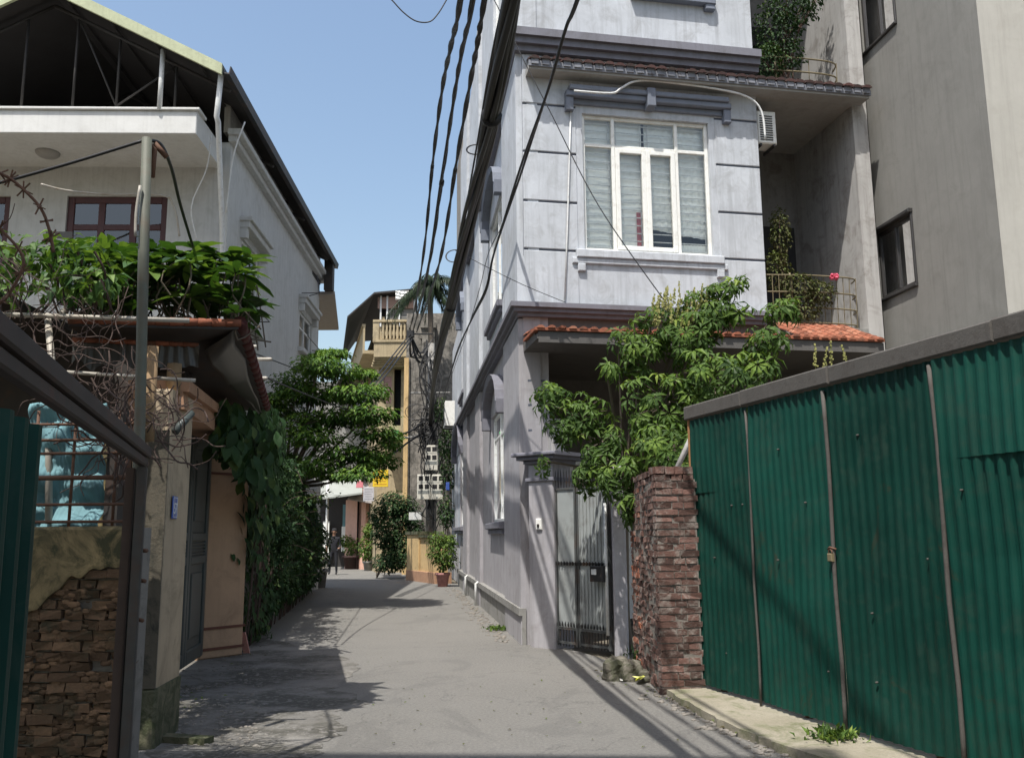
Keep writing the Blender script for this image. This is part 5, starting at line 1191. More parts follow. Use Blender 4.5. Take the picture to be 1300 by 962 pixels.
for k in range(4): a.box(WY, -.12 - .05 * k, WY.L, zb0 - .08 * (k + 1) + .0, zb0 - .08 * k - .002, -.2, .8 - .12 * k)
a.box(WY, -.15, .1, zbl, zbt, .72, .92); bal = a.build('balcony', M['yel_house'], yh)
a = MB(); n = 9
for i in range(n): a.lathe(WY.P(.2 + (WY.L - .2) * (i + .5) / n, zbl, .83), [(.05, 0), (.07, .05), (.045, .12), (.085, .28), (.045, .5), (.07, .62), (.05, zbt - zbl)], 8)
a.each('baluster', M['yel_house'], bal)
a = MB(); bl = offs(WYs, .6); a.box(WYs, 0, WYs.L - .5, zb0 + .3, zb0 + .45, 0, .7); a.box(WYs, 0, WYs.L - .5, zb0 + .45, zbt, .62, .7); a.box(WYs, 0, WYs.L - .5, zbt, zbt + .1, .6, .75); a.build('side_balcony', M['yel_house'], yh)
a = MB()
for i in range(10): z = zbt + .15 + i * (zrf - zbt - .7) / 10; a.box(WY, .3, WY.L, z, z + .05, -.1, -.04)
a.build('louvres', M['cement'], yh)
a = MB()
for u in (0, .28, .8, WY.L - .1): a.box(WY, u, u + .07, zbt, zrf, .0, .07)
a.each('roof_post', M['white_metal'], yh)
a = MB(); a.box(WY, -.1, WY.L, zrf - .55, zrf - .05, -.05, .05); a.build('tin_fascia', simple('rusty_tin', (.28, .18, .14), .7, var=.35, scale=6), yh)
a = MB(); t0, t1 = WY.P(-.2, zrf, .4), WY.P(WY.L, zrf + .15, .4); s0 = WYs.P(WYs.L, zrf - .1, .5); s1 = s0 + Vector((3, 0, .2)); up = Vector((0, 0, .08)); a.hexa([t0, t1, s1, s0, t0 + up, t1 + up, s1 + up, s0 + up])
dn_ = WYs.P(-.3, zrf - 1.1, 1.4); de = WYs.P(WYs.L, zrf - 1.2, 1.2); a.hexa([t0, dn_, de, s0, t0 + up, dn_ + up, de + up, s0 + up]); a.build('tin_roof', M['roof_in'], yh)
a = MB(); a.hexa([WYs.P(3, zrf - 2.3, .3), WYs.P(3, zrf - 3.3, 1.6), WYs.P(WYs.L + 2, zrf - 3.3, 1.6), WYs.P(WYs.L + 2, zrf - 2.3, .3), WYs.P(3, zrf - 2.2, .3), WYs.P(3, zrf - 3.2, 1.6), WYs.P(WYs.L + 2, zrf - 3.2, 1.6), WYs.P(WYs.L + 2, zrf - 2.2, .3)]); a.build('lower_awning', M['roof_in'], yh)
a = MB(); p = WY.P(1.0, zbt + 1.3, .7); rnd.seed(4)
cl_ = curtain_mesh(offs(WY, .7), .75, 1.9, zbt + 1.05, zbt + 1.4, 0, hem=lambda t: zbt + 1.0 + .2 * t, amp=.05, hz=.3); tag(cl_.build('laundry', M['white'], solid=.004), 'white cloth drying on the top balcony of the yellow house', 'laundry')
# palm
Yp = 34.2; pb0 = at(545, 600, Yp); pm = thing('palm_tree', 'dark drooping palm crown in front of the cement building top', 'palm tree', (pb0.x + .15, Yp, 0))
a = MB(); pc_ = at(546, 362, Yp); branch(a, [Vector((pb0.x + .15, Yp, 0)), Vector((pb0.x + .1, Yp, 5)), pc_], .13, .1); a.build('trunk', M['bark'], pm)
a = MB(); rnd.seed(17)
for i in range(30):
    az = i * 2.4 + rnd.uniform(-.2, .2); el = rnd.uniform(-.2, 1.25); L = rnd.uniform(1.1, 1.75); h = Vector((math.cos(az), math.sin(az), 0)); sp = []
    for k in range(9): t = k / 8; sp.append(pc_ + h * L * t * math.cos(el) + Vector((0, 0, L * (math.sin(el) * t - .75 * t * t))))
    a.tube(sp, [.022 * (1 - k / 10) for k in range(9)], 4, .3)
    for k in range(1, 9):
        for sgn_ in (-1, 1):
            for q in range(3):
                b_ = sp[k - 1].lerp(sp[k], q / 3); tn = (sp[k] - sp[k - 1]).normalized(); sd = tn.cross(Vector((0, 0, 1))).normalized() * sgn_
                a.leaf(b_, (sd * .6 + tn * .6 + Vector((0, 0, -.7))).normalized(), Vector((0, 0, 1)), rnd.uniform(.35, .55), .045, rnd.random(), .25)
a.build('fronds', M['palm'], pm)
# climbing greenery on the cement building right side
def bush(name, label, cat, spots, L, mat, base, tl=0, n=1.0, asp=.5):
    t = thing(name, label, cat, base); m = MB(); s = MB()
    for px, py, Y, rx, ry, k in spots:
        c = at(px, py, Y); sc = Y / 1160; leafy(m, c, (rx * sc, max(.25, rx * sc * .7), ry * sc), int(k * n), L, asp, up=.8, lo=.2, tl=tl)
        branch(s, [Vector(base), (Vector(base) + c) / 2 + Vector((uv3() * .1, 0, .05)), c], .02, .008, 5)
    m.build('foliage', M[mat], t); s.build('stems', M['bark'], t); return t
rnd.seed(41)
bs = gnd(502, 726)
bush('bush', 'large dark bush bulging over the lane left of the yellow gate wall', 'bush', [(500, 640, 33, 24, 18, 900), (492, 675, 33, 22, 24, 1100), (515, 650, 33, 20, 20, 800), (505, 695, 33, 22, 26, 1100), (480, 655, 33.4, 12, 14, 350), (525, 670, 33, 14, 18, 500), (495, 712, 32.6, 24, 14, 700)], .14, 'leaf_dark', (bs.x, 33, 0), .0)
bush('climber', 'leafy climber between the meter boxes and the lavender house', 'climber', [(562, 520, 31.5, 10, 16, 330), (566, 560, 31.5, 9, 30, 420), (568, 600, 31.5, 8, 30, 350), (566, 650, 31.2, 10, 22, 350)], .13, 'leaf_dark', (BX(565, 31.5), 31.5, 0), .1)
# yellow gate wall
Yg = 31.5; p0, p1 = gnd(516, 736), gnd(553, 741); WGY = Plane((p0.x, p0.y), (p1.x, p1.y)); zt = WGY.pz(530, 682)
yg = thing('gate_wall', 'warm yellow gate wall stub with red-brown base, left of the potted bush', 'wall', ((p0.x + p1.x) / 2, p0.y, 0))
a = MB(); a.bevbox(WGY, 0, WGY.L * .42, .0, zt + .1, -.5, 0, .02); a.bevbox(WGY, WGY.L * .42, WGY.L, 0, zt, -.4, -.06, .02); a.build('wall', M['yel_gate'], yg)
a = MB(); a.bevbox(WGY, -.02, WGY.L + .02, -.05, .34, -.52, .02, .01); a.build('base_band', M['orange_w'], yg)
a = MB(); a.box(WGY, -.05, WGY.L * .44, zt + .1, zt + .2, -.55, .05); a.box(WGY, WGY.L * .44, WGY.L + .05, zt, zt + .08, -.45, .02); a.build('coping', M['moss'], yg)
# potted plants
def potted(px, py, Y, label, r, h, fol, mat='terracotta', fm='leaf_sch', L=.11, tl=.1, tint=.4):
    g = at(px, py, Y); g.z = 0; t = thing('potted_plant', label, 'potted plant', g, 'pot plants along the far lane'); a = MB(); a.tint = tint
    a.lathe(g, [(r * .72, 0), (r * .95, h * .8), (r * 1.1, h * .82), (r * 1.12, h), (r * .98, h), (r * .9, h * .9)], 18); a.build('pot', M[mat] if isinstance(mat, str) else mat, t)
    m = MB(); s = MB()
    for dx, dz, rr, n in fol: c = g + Vector((dx, 0, dz)); leafy(m, c, (rr, rr, rr * .9), n, L, .5, lo=.2, tl=tl); branch(s, [g + Vector((0, 0, h * .9)), g + Vector((dx * .4, 0, (h + dz) / 2)), c], .015, .006, 5)
    m.build('foliage', M[fm], t); s.build('stems', M['bark'], t); return t
rnd.seed(43)
mos = simple('mosaic_pot', (.34, .16, .15), .7, var=.8, scale=12)
potted(562, 743, 27.3, 'bushy plant in a patterned pink pot at the foot of the lavender house', .20, .40, [(0, 1.0, .42, 520), (-.15, 1.35, .3, 260), (.2, 1.3, .25, 200), (.1, .75, .35, 260)], mos)
potted(447, 706, 42, 'small leafy plant in a low brown pot by the pink wall', .42, .6, [(0, 1.0, .42, 240), (-.3, 1.3, .3, 120)], 'old_tile', L=.16)
potted(468, 712, 40, 'taller plant in front of the dark doorway at the end of the lane', .25, .4, [(0, 1.1, .5, 300), (.1, 1.7, .4, 240), (-.1, .7, .3, 120)], 'cement', L=.16)
potted(406, 742, 27.2, 'grey pot with a sparse spiky plant beside the pale pillar', .22, .55, [(0, .9, .28, 90), (.05, 1.2, .25, 60)], 'cement', 'leaf_dark', L=.14)
a = MB(); g = gnd(487, 722); 
for dx in (-.5, .5): a.abox(g.x + dx - .04, g.x + dx + .04, g.y - .2, g.y + .2, 0, .42)
a.abox(g.x - .7, g.x + .7, g.y - .25, g.y + .25, .42, .5); tag(a.build('bench', M['wood']), 'low plank bench beneath the dark bush at the end of the lane', 'bench')
# ---- canopy house at far left
cv = thing('shop_house', 'open-fronted house with a pale tin awning at the end of the lane, behind the person', 'house', at(425, 700, 44) * 1.0); Yk = 44
cv.location.z = 0
WK2 = Plane((BX(396, Yk), Yk), (BX(470, Yk), Yk)); a = MB(); a.quad(WK2.P(-1, 0, -1.5), WK2.P(WK2.L, 0, -1.5), WK2.P(WK2.L, 5, -1.5), WK2.P(-1, 5, -1.5)); a.build('shop_interior', M['roof_in'], cv)
p = [at(408, 634, 40.5), at(460, 627, 40.5), at(460, 606, 45), at(404, 606, 45)]; up = Vector((0, 0, .08))
a = MB(); a.hexa(p + [q + up for q in p]); a.build('awning', simple('pale_tin', (.30, .32, .30), .6, var=.15, scale=2), cv)
a = MB(); a.box(WK2, -1, WK2.L, 3.9, 9, -.4, -.2); a.build('upper_wall', M['cement'], cv)
a = MB(); u = WK2.pu(428, 680); a.tube([WK2.P(u, 0, 2.5), WK2.P(u, 4.0, 2.5)], .06, 8); a.build('awning_post', M['white_metal'], cv)
a = MB(); a.box(WK2, WK2.pu(432, 690), WK2.pu(441, 690), WK2.pz(436, 700), WK2.pz(436, 668), -.3, -.25); a.box(WK2, WK2.pu(404, 690), WK2.pu(412, 690), .4, 2.2, -1.2, -1.0); a.each('hung_goods', M['curtain'], cv)
a = MB(); a.box(WK2, WK2.pu(433, 690), WK2.pu(440, 690), WK2.pz(436, 668), WK2.pz(436, 640), -.3, -.25); a.build('green_goods', M['tarp'], cv)
# pink wall house
pk_ = thing('pink_house', 'small salmon pink house wall with a corrugated porch roof at the end of the lane', 'house', (BX(455, 42), 43, 0)); 
p0, p1, p2 = Vector((BX(440, 42.5), 42.5, 0)), Vector((BX(463, 41), 41.5, 0)), Vector((BX(500, 46), 46, 0))
WP1 = Plane((p0.x, p0.y), (p1.x, p1.y)); a = MB(); a.wall(WP1, 0, WP1.L, 0, WP1.pz(450, 634), [], .2); WP2 = Plane((p1.x, p1.y), (p2.x, p2.y)); 
hq = (WP2.pu(462, 680) + .2, WP2.pu(462, 680) + 1.1, .1, 2.3); a.wall(WP2, 0, WP2.L, 0, 3.6, [hq], .2); a.build('wall', M['pink'], pk_)
a = MB(); a.quad(WP2.P(0, 0, -.4), WP2.P(WP2.L, 0, -.4), WP2.P(WP2.L, 3.5, -.4), WP2.P(0, 3.5, -.4)); a.build('doorway', M['black_in'], pk_)
a = MB(); p = [at(441, 634, 41.5), at(478, 640, 40.5), at(474, 618, 42.5), at(460, 614, 43.5)]; up = Vector((0, 0, .05)); a.hexa(p + [q + up for q in p]); a.build('porch_roof', simple('grey_fibre_roof', (.28, .26, .25), .8, var=.3, scale=5), pk_)
# orange post + more walls closing the view
a = MB(); x = BX(483, 39); a.abox(x - .22, x + .22, 39, 39.5, 0, BZ(615, 39)); tag(a.build('orange_post', M['yel_gate']), 'orange-yellow painted post beneath the yellow sign', 'post')
a = MB(); a.abox(BX(380, 58) - 12, BX(600, 58), 58, 60, 0, 5.2); tag(a.build('rear_wall', M['cement']), 'dim cement wall closing the far bend of the lane', 'wall')
def signboard(px0, px1, py0, py1, Y, mat, label, lines=None):
    p, q = at(px0, py1, Y), at(px1, py0, Y); W = Plane((p.x, Y), (q.x, Y)); t = thing('signboard', label, 'sign', (p.x, Y, p.z)); a = MB(); a.bevbox(W, 0, W.L, p.z, q.z, -.05, 0, .01); a.build('panel', mat, t)
    if lines:
        a = MB(); h = q.z - p.z
        for i in range(5): z = p.z + h * (.14 + i * .17); a.box(W, W.L * (.1 + .05 * (i % 2)), W.L * (.9 - .07 * (i % 3)), z, z + h * .035, .001, .004)
        a.build('lines', lines, t)
    return t
signboard(473, 493, 596, 618, 37, simple('yellow_sign', (.75, .52, .03), .5, var=.05), 'bright yellow rectangular sign with thin text lines under the bright tree', simple('sign_ink', (.42, .16, .02), .6))
signboard(452, 461, 610, 619, 38, simple('pink_sign', (.65, .22, .25), .5), 'small pinkish red sign by the pale awning')
signboard(461, 475, 618, 636, 38.5, simple('grey_sign', (.45, .45, .48), .6), 'grey lined notice board left of the yellow sign', simple('grey_ink', (.25, .25, .28), .6))
signboard(566, 570.5, 612, 622, 28, M['blue_plate'], 'tiny blue plate at the edge of the meter boxes')
ga = MB(); p = [at(486, 556, 37), at(506, 552, 37), at(506, 546, 38.2), at(488, 548, 38.2)]; up = Vector((0, 0, .04)); ga.hexa(p + [q + up for q in p]); tag(ga.build('awning', simple('green_awning', (.05, .42, .14), .5)), 'small bright green awning beyond the tree crown', 'awning')
# ---- pole, meters, cables
Yl = 32.2; pb1 = at(545.5, 735, Yl); PXl = pb1.x
lp = thing('utility_pole', 'old concrete utility pole wrapped in black cables at the far end of the lavender house', 'utility pole', (PXl, Yl, 0))
a = MB(); ztp = BZ(436, Yl, 545); a.tube([Vector((PXl, Yl, -.2)), Vector((PXl, Yl, 4)), Vector((PXl, Yl, ztp))], [.17, .15, .11], 12); a.build('shaft', M['cement'], lp)
a = MB(); zz = BZ(552, Yl); a.tube([Vector((PXl - 1.3, Yl - .2, zz - .15)), Vector((PXl + .9, Yl - .2, zz))], .04, 6); zz = BZ(500, Yl); a.tube([Vector((PXl - .7, Yl - .2, zz)), Vector((PXl + .7, Yl - .2, zz))], .035, 6); a.each('crossarm', M['cement'], lp)
a = MB()
for dz, q in ((0, 686), (1, 700)):
    z = BZ(q, Yl); a.abox(PXl - .14 + .1 * dz, PXl + .22, Yl - .2, Yl - .17, z - .2, z + .25)
a.each('red_notice', simple('faded_red_paper', (.45, .13, .09), .8, var=.6, scale=15), lp)
a = MB(); 
for dx, q in ((-.5, 655), (.6, 653), (-.3, 690)): z = BZ(q, Yl); a.abox(PXl + dx - .22, PXl + dx + .22, Yl - .24, Yl - .1, z - .13, z + .13)
a.each('junction_box', M['white_metal'], lp)
def meter(px0, px1, py0, py1, label):
    W = Plane((at(px0, 600, 31.7).x, 31.7), (at(px1, 600, 31.7).x, 31.7)); z0, z1 = W.pz((px0 + px1) / 2, py1), W.pz((px0 + px1) / 2, py0); t = thing('meter_box', label, 'meter box', W.P(W.L / 2, z0, 0), 'electricity meter boxes on the pole')
    a = MB(); a.bevbox(W, 0.005, W.L - .005, z0, z1, -.25, 0, .02); a.build('casing', simple('cream_casing', (.62, .60, .53), .5, var=.1, rust=(.3, .25, .18), ramt=.3), t)
    for i in (0, 1):
        for j in (0, 1):
            a = MB(); u = W.L * (.28 + .44 * i); z = z0 + (z1 - z0) * (.52 + .33 * j); a.bevbox(W, u - .075, u + .075, z - .07, z + .07, .001, .015, .004); a.build('meter_window', M['black_in'], t)
    a = MB(); z = z0 + (z1 - z0) * .3; 
    for k in range(4): a.box(W, W.L * .08, W.L * .92, z + k * .03 - .05, z + k * .03 - .035, .001, .008)
    a.box(W, W.L * .35, W.L * .5, z0 + .06, z0 + .1, .001, .01); a.box(W, W.L * .02, W.L * .98, z0 + (z1 - z0) * .68, z0 + (z1 - z0) * .69, .001, .006); a.build('vent', M['gate_grey'], t)
meter(539, 556, 565, 597, 'upper single cream meter box on the utility pole'); meter(529.5, 547, 602, 634, 'lower left cream meter box on the utility pole'); meter(547, 565, 602, 634, 'lower right cream meter box on the utility pole')
def cable(A, B, pts, r, label, n=1, spread=.0, twist=0, ext=True, sag=None, mat='cable'):
    """cable in the vertical plane over plan points A-B, through the given sight lines"""
    W = Plane(A, B); P_ = []
    for x, y in pts: u, z = W.pix(x, y); P_.append(W.P(u, z, 0))
    if ext:
        d = (P_[0] - P_[1]); d.z = 0; d = d.normalized() * max(1, P_[0].y - .6); P_ = [P_[0] + d * t - Vector((0, 0, dz)) for t, dz in ((1, .35), (.66, .12), (.33, .0))] + P_
    P_ = smooth_path(P_, 8); m = MB(); rs = random.Random(len(label))
    for k in range(n):
        ph = rs.uniform(0, 6.28); q = []
        for i, p in enumerate(P_):
            s = spread * (.55 + .45 * math.sin(i * .17 + ph * 2)); q.append(p + W.n * s * math.cos(ph + i * .13) + Vector((0, 0, s * math.sin(ph + i * .13))))
        m.tube(q, r * rs.uniform(.7, 1.15), 7)
    if n > 4:
        for i in range(10, len(P_) - 3, 23): m.tube([P_[i], P_[i] + (P_[i + 1] - P_[i]).normalized() * .05], spread * 1.05 + r * .6, 10)
    elif r > .02:
        for i in range(17, len(P_) - 3, 31): m.tube([P_[i], P_[i] + (P_[i + 1] - P_[i]).normalized() * .16], r * 1.35 + spread * .6, 8)
    if twist:
        for k in range(2): m.tube([p + (W.n * math.cos(i * twist + 3.14 * k) + Vector((0, 0, math.sin(i * twist + 3.14 * k)))) * r * .7 for i, p in enumerate(P_)], r * .75, 6)
    return tag(m.build('power_cable', M[mat]), label, 'cable', None)
A1 = (-3.75, 33.0)
cable((A1[0], A1[1]), (-.46, 8), [(584.5, 0), (572, 60), (561, 116), (549, 210), (538, 320), (526, 395), (519, 421)], .023, 'leftmost twisted black cable against the blue sky', twist=.9)
cable((A1[0] + .1, 33.0), (-.33, 8), [(600, 0), (586, 66), (575, 133), (561, 230), (548, 320), (535, 380), (524, 421)], .021, 'second twisted black cable from the left, along the edge of the lavender house', twist=.9, n=2, spread=.022)
cable((A1[0] + .2, 33.0), (-.2, 8), [(615, 0), (606, 55), (596, 110), (578, 215), (561, 320), (545, 375), (529, 421)], .023, 'third twisted black cable from the left, left of the thick bundle', twist=.9)
cable((PXl, 32), (-.055, 6), [(650, 0), (627, 133), (606, 233), (586, 320), (572, 390), (558, 445), (549, 505), (545, 560), (543, 590)], .026, 'thick bundle of black cables crossing the upper middle of the view', n=12, spread=.068)
cable((PXl, 32), (-.02, 6), [(642, 0), (618, 120), (596, 240), (580, 325), (566, 400), (552, 450), (546, 510)], .012, 'thin loose wire hanging beside the thick bundle', n=2, spread=.04)
cable((PXl + .35, 31.2), (.95, 5.6), [(733, 0), (718, 37), (697, 110), (673, 180), (652, 245), (634, 300), (625, 330), (617, 368), (600, 402), (583, 440), (574, 468), (563, 505), (556, 535)], .02, 'single heavy black cable passing in front of the lavender house corner', n=2, spread=.018)
cable((PXl + .35, 31.2), (.9, 5.6), [(636, 290), (620, 322), (608, 370), (590, 430), (574, 475), (562, 520)], .008, 'thin wire hanging close to the heavy cable by the house corner', ext=False)
cable((-.3, 11), (1.9, 10.6), [(622, -10), (640, 25), (664, 75), (700, 145), (761, 263), (848, 388)], .007, 'thin wire slanting down in front of the white framed window to the tree', ext=False)
cable((-.9, 12.0), (.9, 11.8), [(578, 318), (620, 340), (665, 362), (718, 384)], .005, 'very thin wire from the cable bundle to the lavender house front', ext=False)
cable((-2.2, 9), (-.2, 9.2), [(484, -12), (497, 0), (512, 16), (528, 27), (545, 28), (556, 18), (567, 0), (574, -14)], .009, 'short loop of wire dipping into the top of the sky', ext=False)
m = MB()
for c, r in (((604, 190), 12), ((577, 325), 11)):
    q = at(c[0], c[1], 11 if c[1] < 200 else 14); 
    m2 = MB(); k = q.y / 1160
    for s in range(2): m2.tube([q + Vector((math.cos(a) * r * k * (1 + .06 * s), .12 * math.sin(a * 1.0), math.sin(a) * r * k * 1.05)) for a in [6.283 * i / 24 for i in range(25)]], .008, 6)
    tag(m2.build('cable_ring', M['cable']), 'coiled ring of wire hanging high on the thick bundle' if c[1] < 200 else 'lower coiled ring of wire on the thick bundle', 'cable ring')
# hub and its fan of short cables on the cement building
hp = at(521, 424, 33.0); hb_ = thing('cable_hub', 'knot of black cable ends fixed to the cement building by the balusters', 'cables', hp)
m = MB(); rnd.seed(8)
for i in range(9):
    e_ = at(528 + i * 3, 440 + (i * 7) % 26, 34.5); m.tube(smooth_path([hp, hp.lerp(e_, .5) + Vector((uv3() * .2, 0, -.3 - rnd.random() * .3)), e_], 5), .028, 5)
m.tube([hp + Vector((-.1, 0, 0)), at(549, 424, 33.5)], .03, 5); m.rbox(hp, .14, .1, .12); m.build('cable_ends', M['cable'], hb_)
for i, (dx, lab) in enumerate(((0, 'upper of three parallel cables running down from the knot into the tree'), (4, 'middle of three parallel cables running down from the knot into the tree'), (8, 'lower of three parallel cables running down from the knot into the tree'))):
    m = MB(); m.tube(smooth_path([hp + Vector((dx * .01, 0, -.02 * dx)), at(498 + dx * .9, 452 + dx * .5, 29), at(470 + dx, 488 + dx * .4, 25), at(440 + dx, 520 + dx * .4, 21)], 5), .024, 6); tag(m.build('power_cable', M['cable']), lab, 'cable')
m = MB()   # tangle round the pole
for i in range(34):
    x = 545 + rnd.gauss(0, 5); y0 = rnd.uniform(430, 560); P_ = [at(x, y0, Yl - .3)]
    for k in range(4): P_.append(at(545 + rnd.gauss(0, 7), y0 + 30 * (k + 1) + rnd.uniform(-8, 8), Yl - .3 - rnd.random() * .2))
    m.tube(smooth_path(P_, 4), rnd.uniform(.012, .028), 5)
for i in range(14):
    c = at(536 + rnd.gauss(0, 6), 540 + rnd.gauss(0, 8), Yl - .4); r = rnd.uniform(.15, .45); m.tube([c + Vector((math.cos(a) * r, uv3() * .02, math.sin(a) * r * .7)) for a in [6.283 * q / 14 for q in range(15)]], .014, 5)
tag(m.build('cable_tangle', M['cable']), 'tangle of black cables and coils hanging round the utility pole', 'cables')
for P_, lab in (([(545, 545), (520, 560), (500, 575), (470, 590), (430, 600)], 'dark cable sagging from the pole into the tree foliage, lower one'), ([(545, 530), (525, 545), (508, 552), (490, 560)], 'short dark cable above the green awning')):
    m = MB(); m.tube(smooth_path([at(x, y, Yl - (545 - x) * .05) for x, y in P_], 5), .035, 6); tag(m.build('power_cable', M['cable']), lab, 'cable')
m = MB(); m.tube(smooth_path([at(340, 480, 11.5), at(400, 505, 15), at(500, 545, 24), at(543, 575, 31.8)], 6), .012, 5); m.tube([at(322, 448, 11.3), at(380, 470, 18)], .01, 5); tag(m.build('power_cable', M['cable']), 'thin service cable from the porch roof through the bright tree', 'cable')
m = MB()
for x0_, x1_, y in ((316, 325, 440), (322, 344, 456), (328, 338, 480)): m.tube([at(x0_, y, 11), at(x1_, y, 10.6)], .022, 6)
tag(m.build('pipe_stubs', M['pipe']), 'pale pipe ends sticking out beyond the red tile edge', 'pipes')
m = MB(); m.tube(smooth_path([at(-30, 238, 5.4), at(0, 232, 5.4), at(90, 207, 5.36), at(184, 178, 5.35)], 6), .010, 6); tag(m.build('power_cable', M['cable']), 'black cable running left from the top of the tall thin post', 'cable')
m = MB(); m.tube(smooth_path([at(190, 178, 5.36), at(205, 185, 5.5), at(218, 215, 6), at(229, 260, 6.6), at(247, 320, 7.4)], 6), .013, 6); tag(m.build('power_cable', M['cable']), 'black cable drooping right from the tall thin post into the leaves', 'cable')
m = MB(); m.tube(smooth_path([at(52, 234, 15.5), at(85, 242, 15.8), at(140, 247, 16.2), at(205, 248, 16.4), at(221, 262, 16.5), at(228, 300, 16.6)], 5), .02, 6); tag(m.build('conduit', M['pipe']), 'grey conduit looping above the dark red window of the white house', 'pipe')
m = MB(); m.tube(smooth_path([at(268, 172, 16), at(262, 215, 16.2), at(243, 262, 16.4), at(250, 305, 16.6)], 5), .014, 6); m.tube(smooth_path([at(311, 155, 16.2), at(296, 200, 16.3), at(287, 270, 16.5)], 5), .014, 6); tag(m.build('wire', M['white_metal']), 'thin pale wires on the corner of the white house', 'wire')
# ================================================================ person
def person(px, py, Y):
    g = at(px, py, Y); g.z = 0; t = thing('person', 'person in shirt and trousers darkened for shade standing far down the shaded lane', 'person', g)
    V = [(0, 0, .93, .13), (0, 0, 1.12, .115), (0, 0, 1.30, .15), (0, 0, 1.43, .10), (0, 0, 1.51, .052), (0, -.01, 1.58, .07), (0, -.015, 1.67, .088), (0, 0, 1.74, .06),
         (.09, 0, .88, .09), (.11, -.02, .50, .062), (.12, .02, .10, .043), (.125, -.10, .04, .038), (-.09, 0, .88, .09), (-.13, -.05, .50, .062), (-.15, .0, .10, .043), (-.16, -.12, .04, .038),
         (.19, 0, 1.40, .062), (.25, .02, 1.14, .045), (.20, -.16, .98, .034), (.17, -.22, .97, .03), (-.19, 0, 1.40, .062), (-.27, .03, 1.14, .045), (-.27, -.02, .90, .034), (-.26, -.04, .82, .03)]
    E_ = [(0, 1), (1, 2), (2, 3), (3, 4), (4, 5), (5, 6), (6, 7), (0, 8), (8, 9), (9, 10), (10, 11), (0, 12), (12, 13), (13, 14), (14, 15), (2, 16), (16, 17), (17, 18), (18, 19), (2, 20), (20, 21), (21, 22), (22, 23)]
    # five fingers to each hand
    for h_, side in ((19, 1), (23, -1)):
        x, y, z, _ = V[h_]
        for q in range(5):
            a = (q - 2) * .014; V.append((x + a, y - .03, z - .05 - (.01 if q == 2 else 0), .009)); E_.append((h_, len(V) - 1))
    me = bpy.data.meshes.new('body'); me.from_pydata([v[:3] for v in V], E_, []); o = bpy.data.objects.new('body', me); COL.objects.link(o); o.parent = t
    md = o.modifiers.new('skin', 'SKIN'); md.use_smooth_shade = True
    for i, v in enumerate(V): me.skin_vertices[0].data[i].radius = (v[3] * (1.15 if i in (1, 2) else 1), v[3])
    me.skin_vertices[0].data[0].use_root = True
    sb_ = o.modifiers.new('sub', 'SUBSURF'); sb_.levels = 1; sb_.render_levels = 2
    m, nt, b, out = newmat('skin_and_shaded_clothes'); tc = nt.nodes.new('ShaderNodeTexCoord'); sx = nt.nodes.new('ShaderNodeSeparateXYZ'); nt.links.new(tc.outputs['Object'], sx.inputs[0]); dv = nt.nodes.new('ShaderNodeMath'); dv.operation = 'DIVIDE'; dv.inputs[1].default_value = 1.8; nt.links.new(sx.outputs[2], dv.inputs[0])
    nt.links.new(ramp(nt, dv.outputs[0], [(0, (.02, .02, .02)), (.05, (.012, .013, .018)), (.50, (.01, .01, .012)), (.52, (.012, .013, .018)), (.79, (.012, .013, .018)), (.83, (.26, .14, .09))], 'CONSTANT'), b.inputs['Base Color']); b.inputs['Roughness'].default_value = .85; me.materials.append(m)  # shirt and trousers near black: the shade on the figure is in their colour
    h = MB(); c = g + Vector((0, .01, 1.70)); h.lathe(c, [(.05, -.08), (.085, -.05), (.098, .0), (.09, .05), (.06, .085), (.01, .095)], 16); h.build('hair', M['black_in'], t)
    h = MB(); skin = simple('skin', (.30, .17, .11), .6, bmp=0)
    for (x0_, y0_, z0_), (x1_, y1_, z1_), r in (((.252, .01, 1.10), (.20, -.17, .98), .036), ((-.272, .02, 1.10), (-.268, -.03, .88), .036)): h.tube([g + Vector((x0_, y0_, z0_)), g + Vector((x1_, y1_, z1_))], [r * 1.2, r], 8)
    h.build('bare_forearms', skin, t)
    f = MB(); f.lathe(g + Vector((0, -.085, 1.64)), [(.012, -.02), (.02, 0), (.01, .03)], 8)
    for s_ in (-1, 1): f.lathe(g + Vector((s_ * .09, 0, 1.64)), [(.008, -.03), (.02, 0), (.008, .03)], 8)
    f.build('nose_and_ears', skin, t)
person(423, 729, 36)
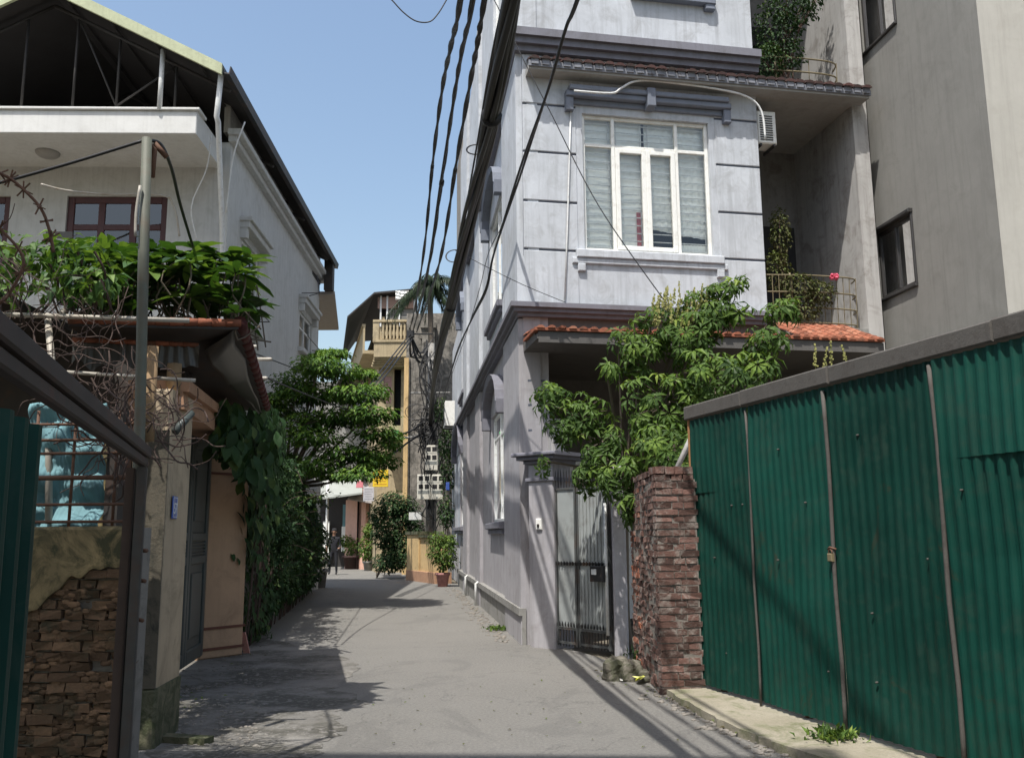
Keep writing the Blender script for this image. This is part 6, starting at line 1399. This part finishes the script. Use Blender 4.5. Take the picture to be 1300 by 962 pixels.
# ================================================================ tall neighbour behind the viewer (its shade reaches the near end of the lane)
nb = thing('neighbour_building', 'plain tall apartment building behind the viewer', 'building', (0, -4, 0))
WN1 = Plane((-9, .45), (-.9, -.1)); hs = [(1.5 + i * 3, 2.7 + i * 3, 1.0 + j * 3.4, 2.4 + j * 3.4) for i in range(5) for j in range(4)]
a = MB(); a.wall(WN1, 0, WN1.L, 3.2, 14.6, [], .3, None); 
a2 = WN1
P0_, P1_ = WN1.P(0, 0), WN1.P(WN1.L, 0); dvec = Vector((0, -7, 0))
for p, q in ((P0_, P0_ + dvec), (P1_, P1_ + dvec), (P0_ + dvec, P1_ + dvec)): a.quad(p + Vector((0, 0, 3.2)), q + Vector((0, 0, 3.2)), q + Vector((0, 0, 14.6)), p + Vector((0, 0, 14.6)))
for z in (3.2, 14.6): a.quad(P0_ + Vector((0, 0, z)), P1_ + Vector((0, 0, z)), P1_ + dvec + Vector((0, 0, z)), P0_ + dvec + Vector((0, 0, z)))
a.build('walls', M['grey_wall'], nb)
a = MB()
for x in (-8, -1.6): a.abox(x - .3, x + .3, -3.6, -3, 0, 3.2)
a.each('ground_column', M['cement'], nb)
# ================================================================ light, sky, camera
SX, SY = .21, .45          # ground shift of a shadow for each metre of height
sd = Vector((-SX, -SY, 1)).normalized(); elev = math.asin(sd.z); az = math.atan2(sd.x, sd.y)
su = bpy.data.lights.new('sun', 'SUN'); su.energy = 4.2; su.angle = R(.53); su.color = (1, .965, .905); so = bpy.data.objects.new('sun', su); COL.objects.link(so)
so.rotation_euler = (-sd).to_track_quat('-Z', 'Y').to_euler()
w = bpy.data.worlds.new('World'); scene.world = w; w.use_nodes = True; nt = w.node_tree; nt.nodes.clear()
sk = nt.nodes.new('ShaderNodeTexSky'); sk.sky_type = 'NISHITA'; sk.sun_disc = False; sk.sun_elevation = elev; sk.sun_rotation = az; sk.air_density = 1.45; sk.dust_density = 3.1; sk.ozone_density = 1.5
bg = nt.nodes.new('ShaderNodeBackground'); bg.inputs[1].default_value = .14; ou = nt.nodes.new('ShaderNodeOutputWorld'); nt.links.new(sk.outputs[0], bg.inputs[0]); nt.links.new(bg.outputs[0], ou.inputs[0])
cd_ = bpy.data.cameras.new('camera'); co = bpy.data.objects.new('camera', cd_); COL.objects.link(co); cd_.sensor_width = 36; cd_.lens = 36 * FPX / 1300; cd_.clip_end = 2000; cd_.clip_start = .05
Mx = Matrix((CR, CU, -_f)).transposed(); co.matrix_world = Matrix.Translation(CAM) @ Mx.to_4x4(); scene.camera = co
scene.render.engine = 'CYCLES'; scene.view_settings.view_transform = 'Standard'; scene.view_settings.look = 'None'; scene.view_settings.exposure = .5; scene.view_settings.gamma = 1
scene.cycles.max_bounces = 6; scene.cycles.transparent_max_bounces = 16
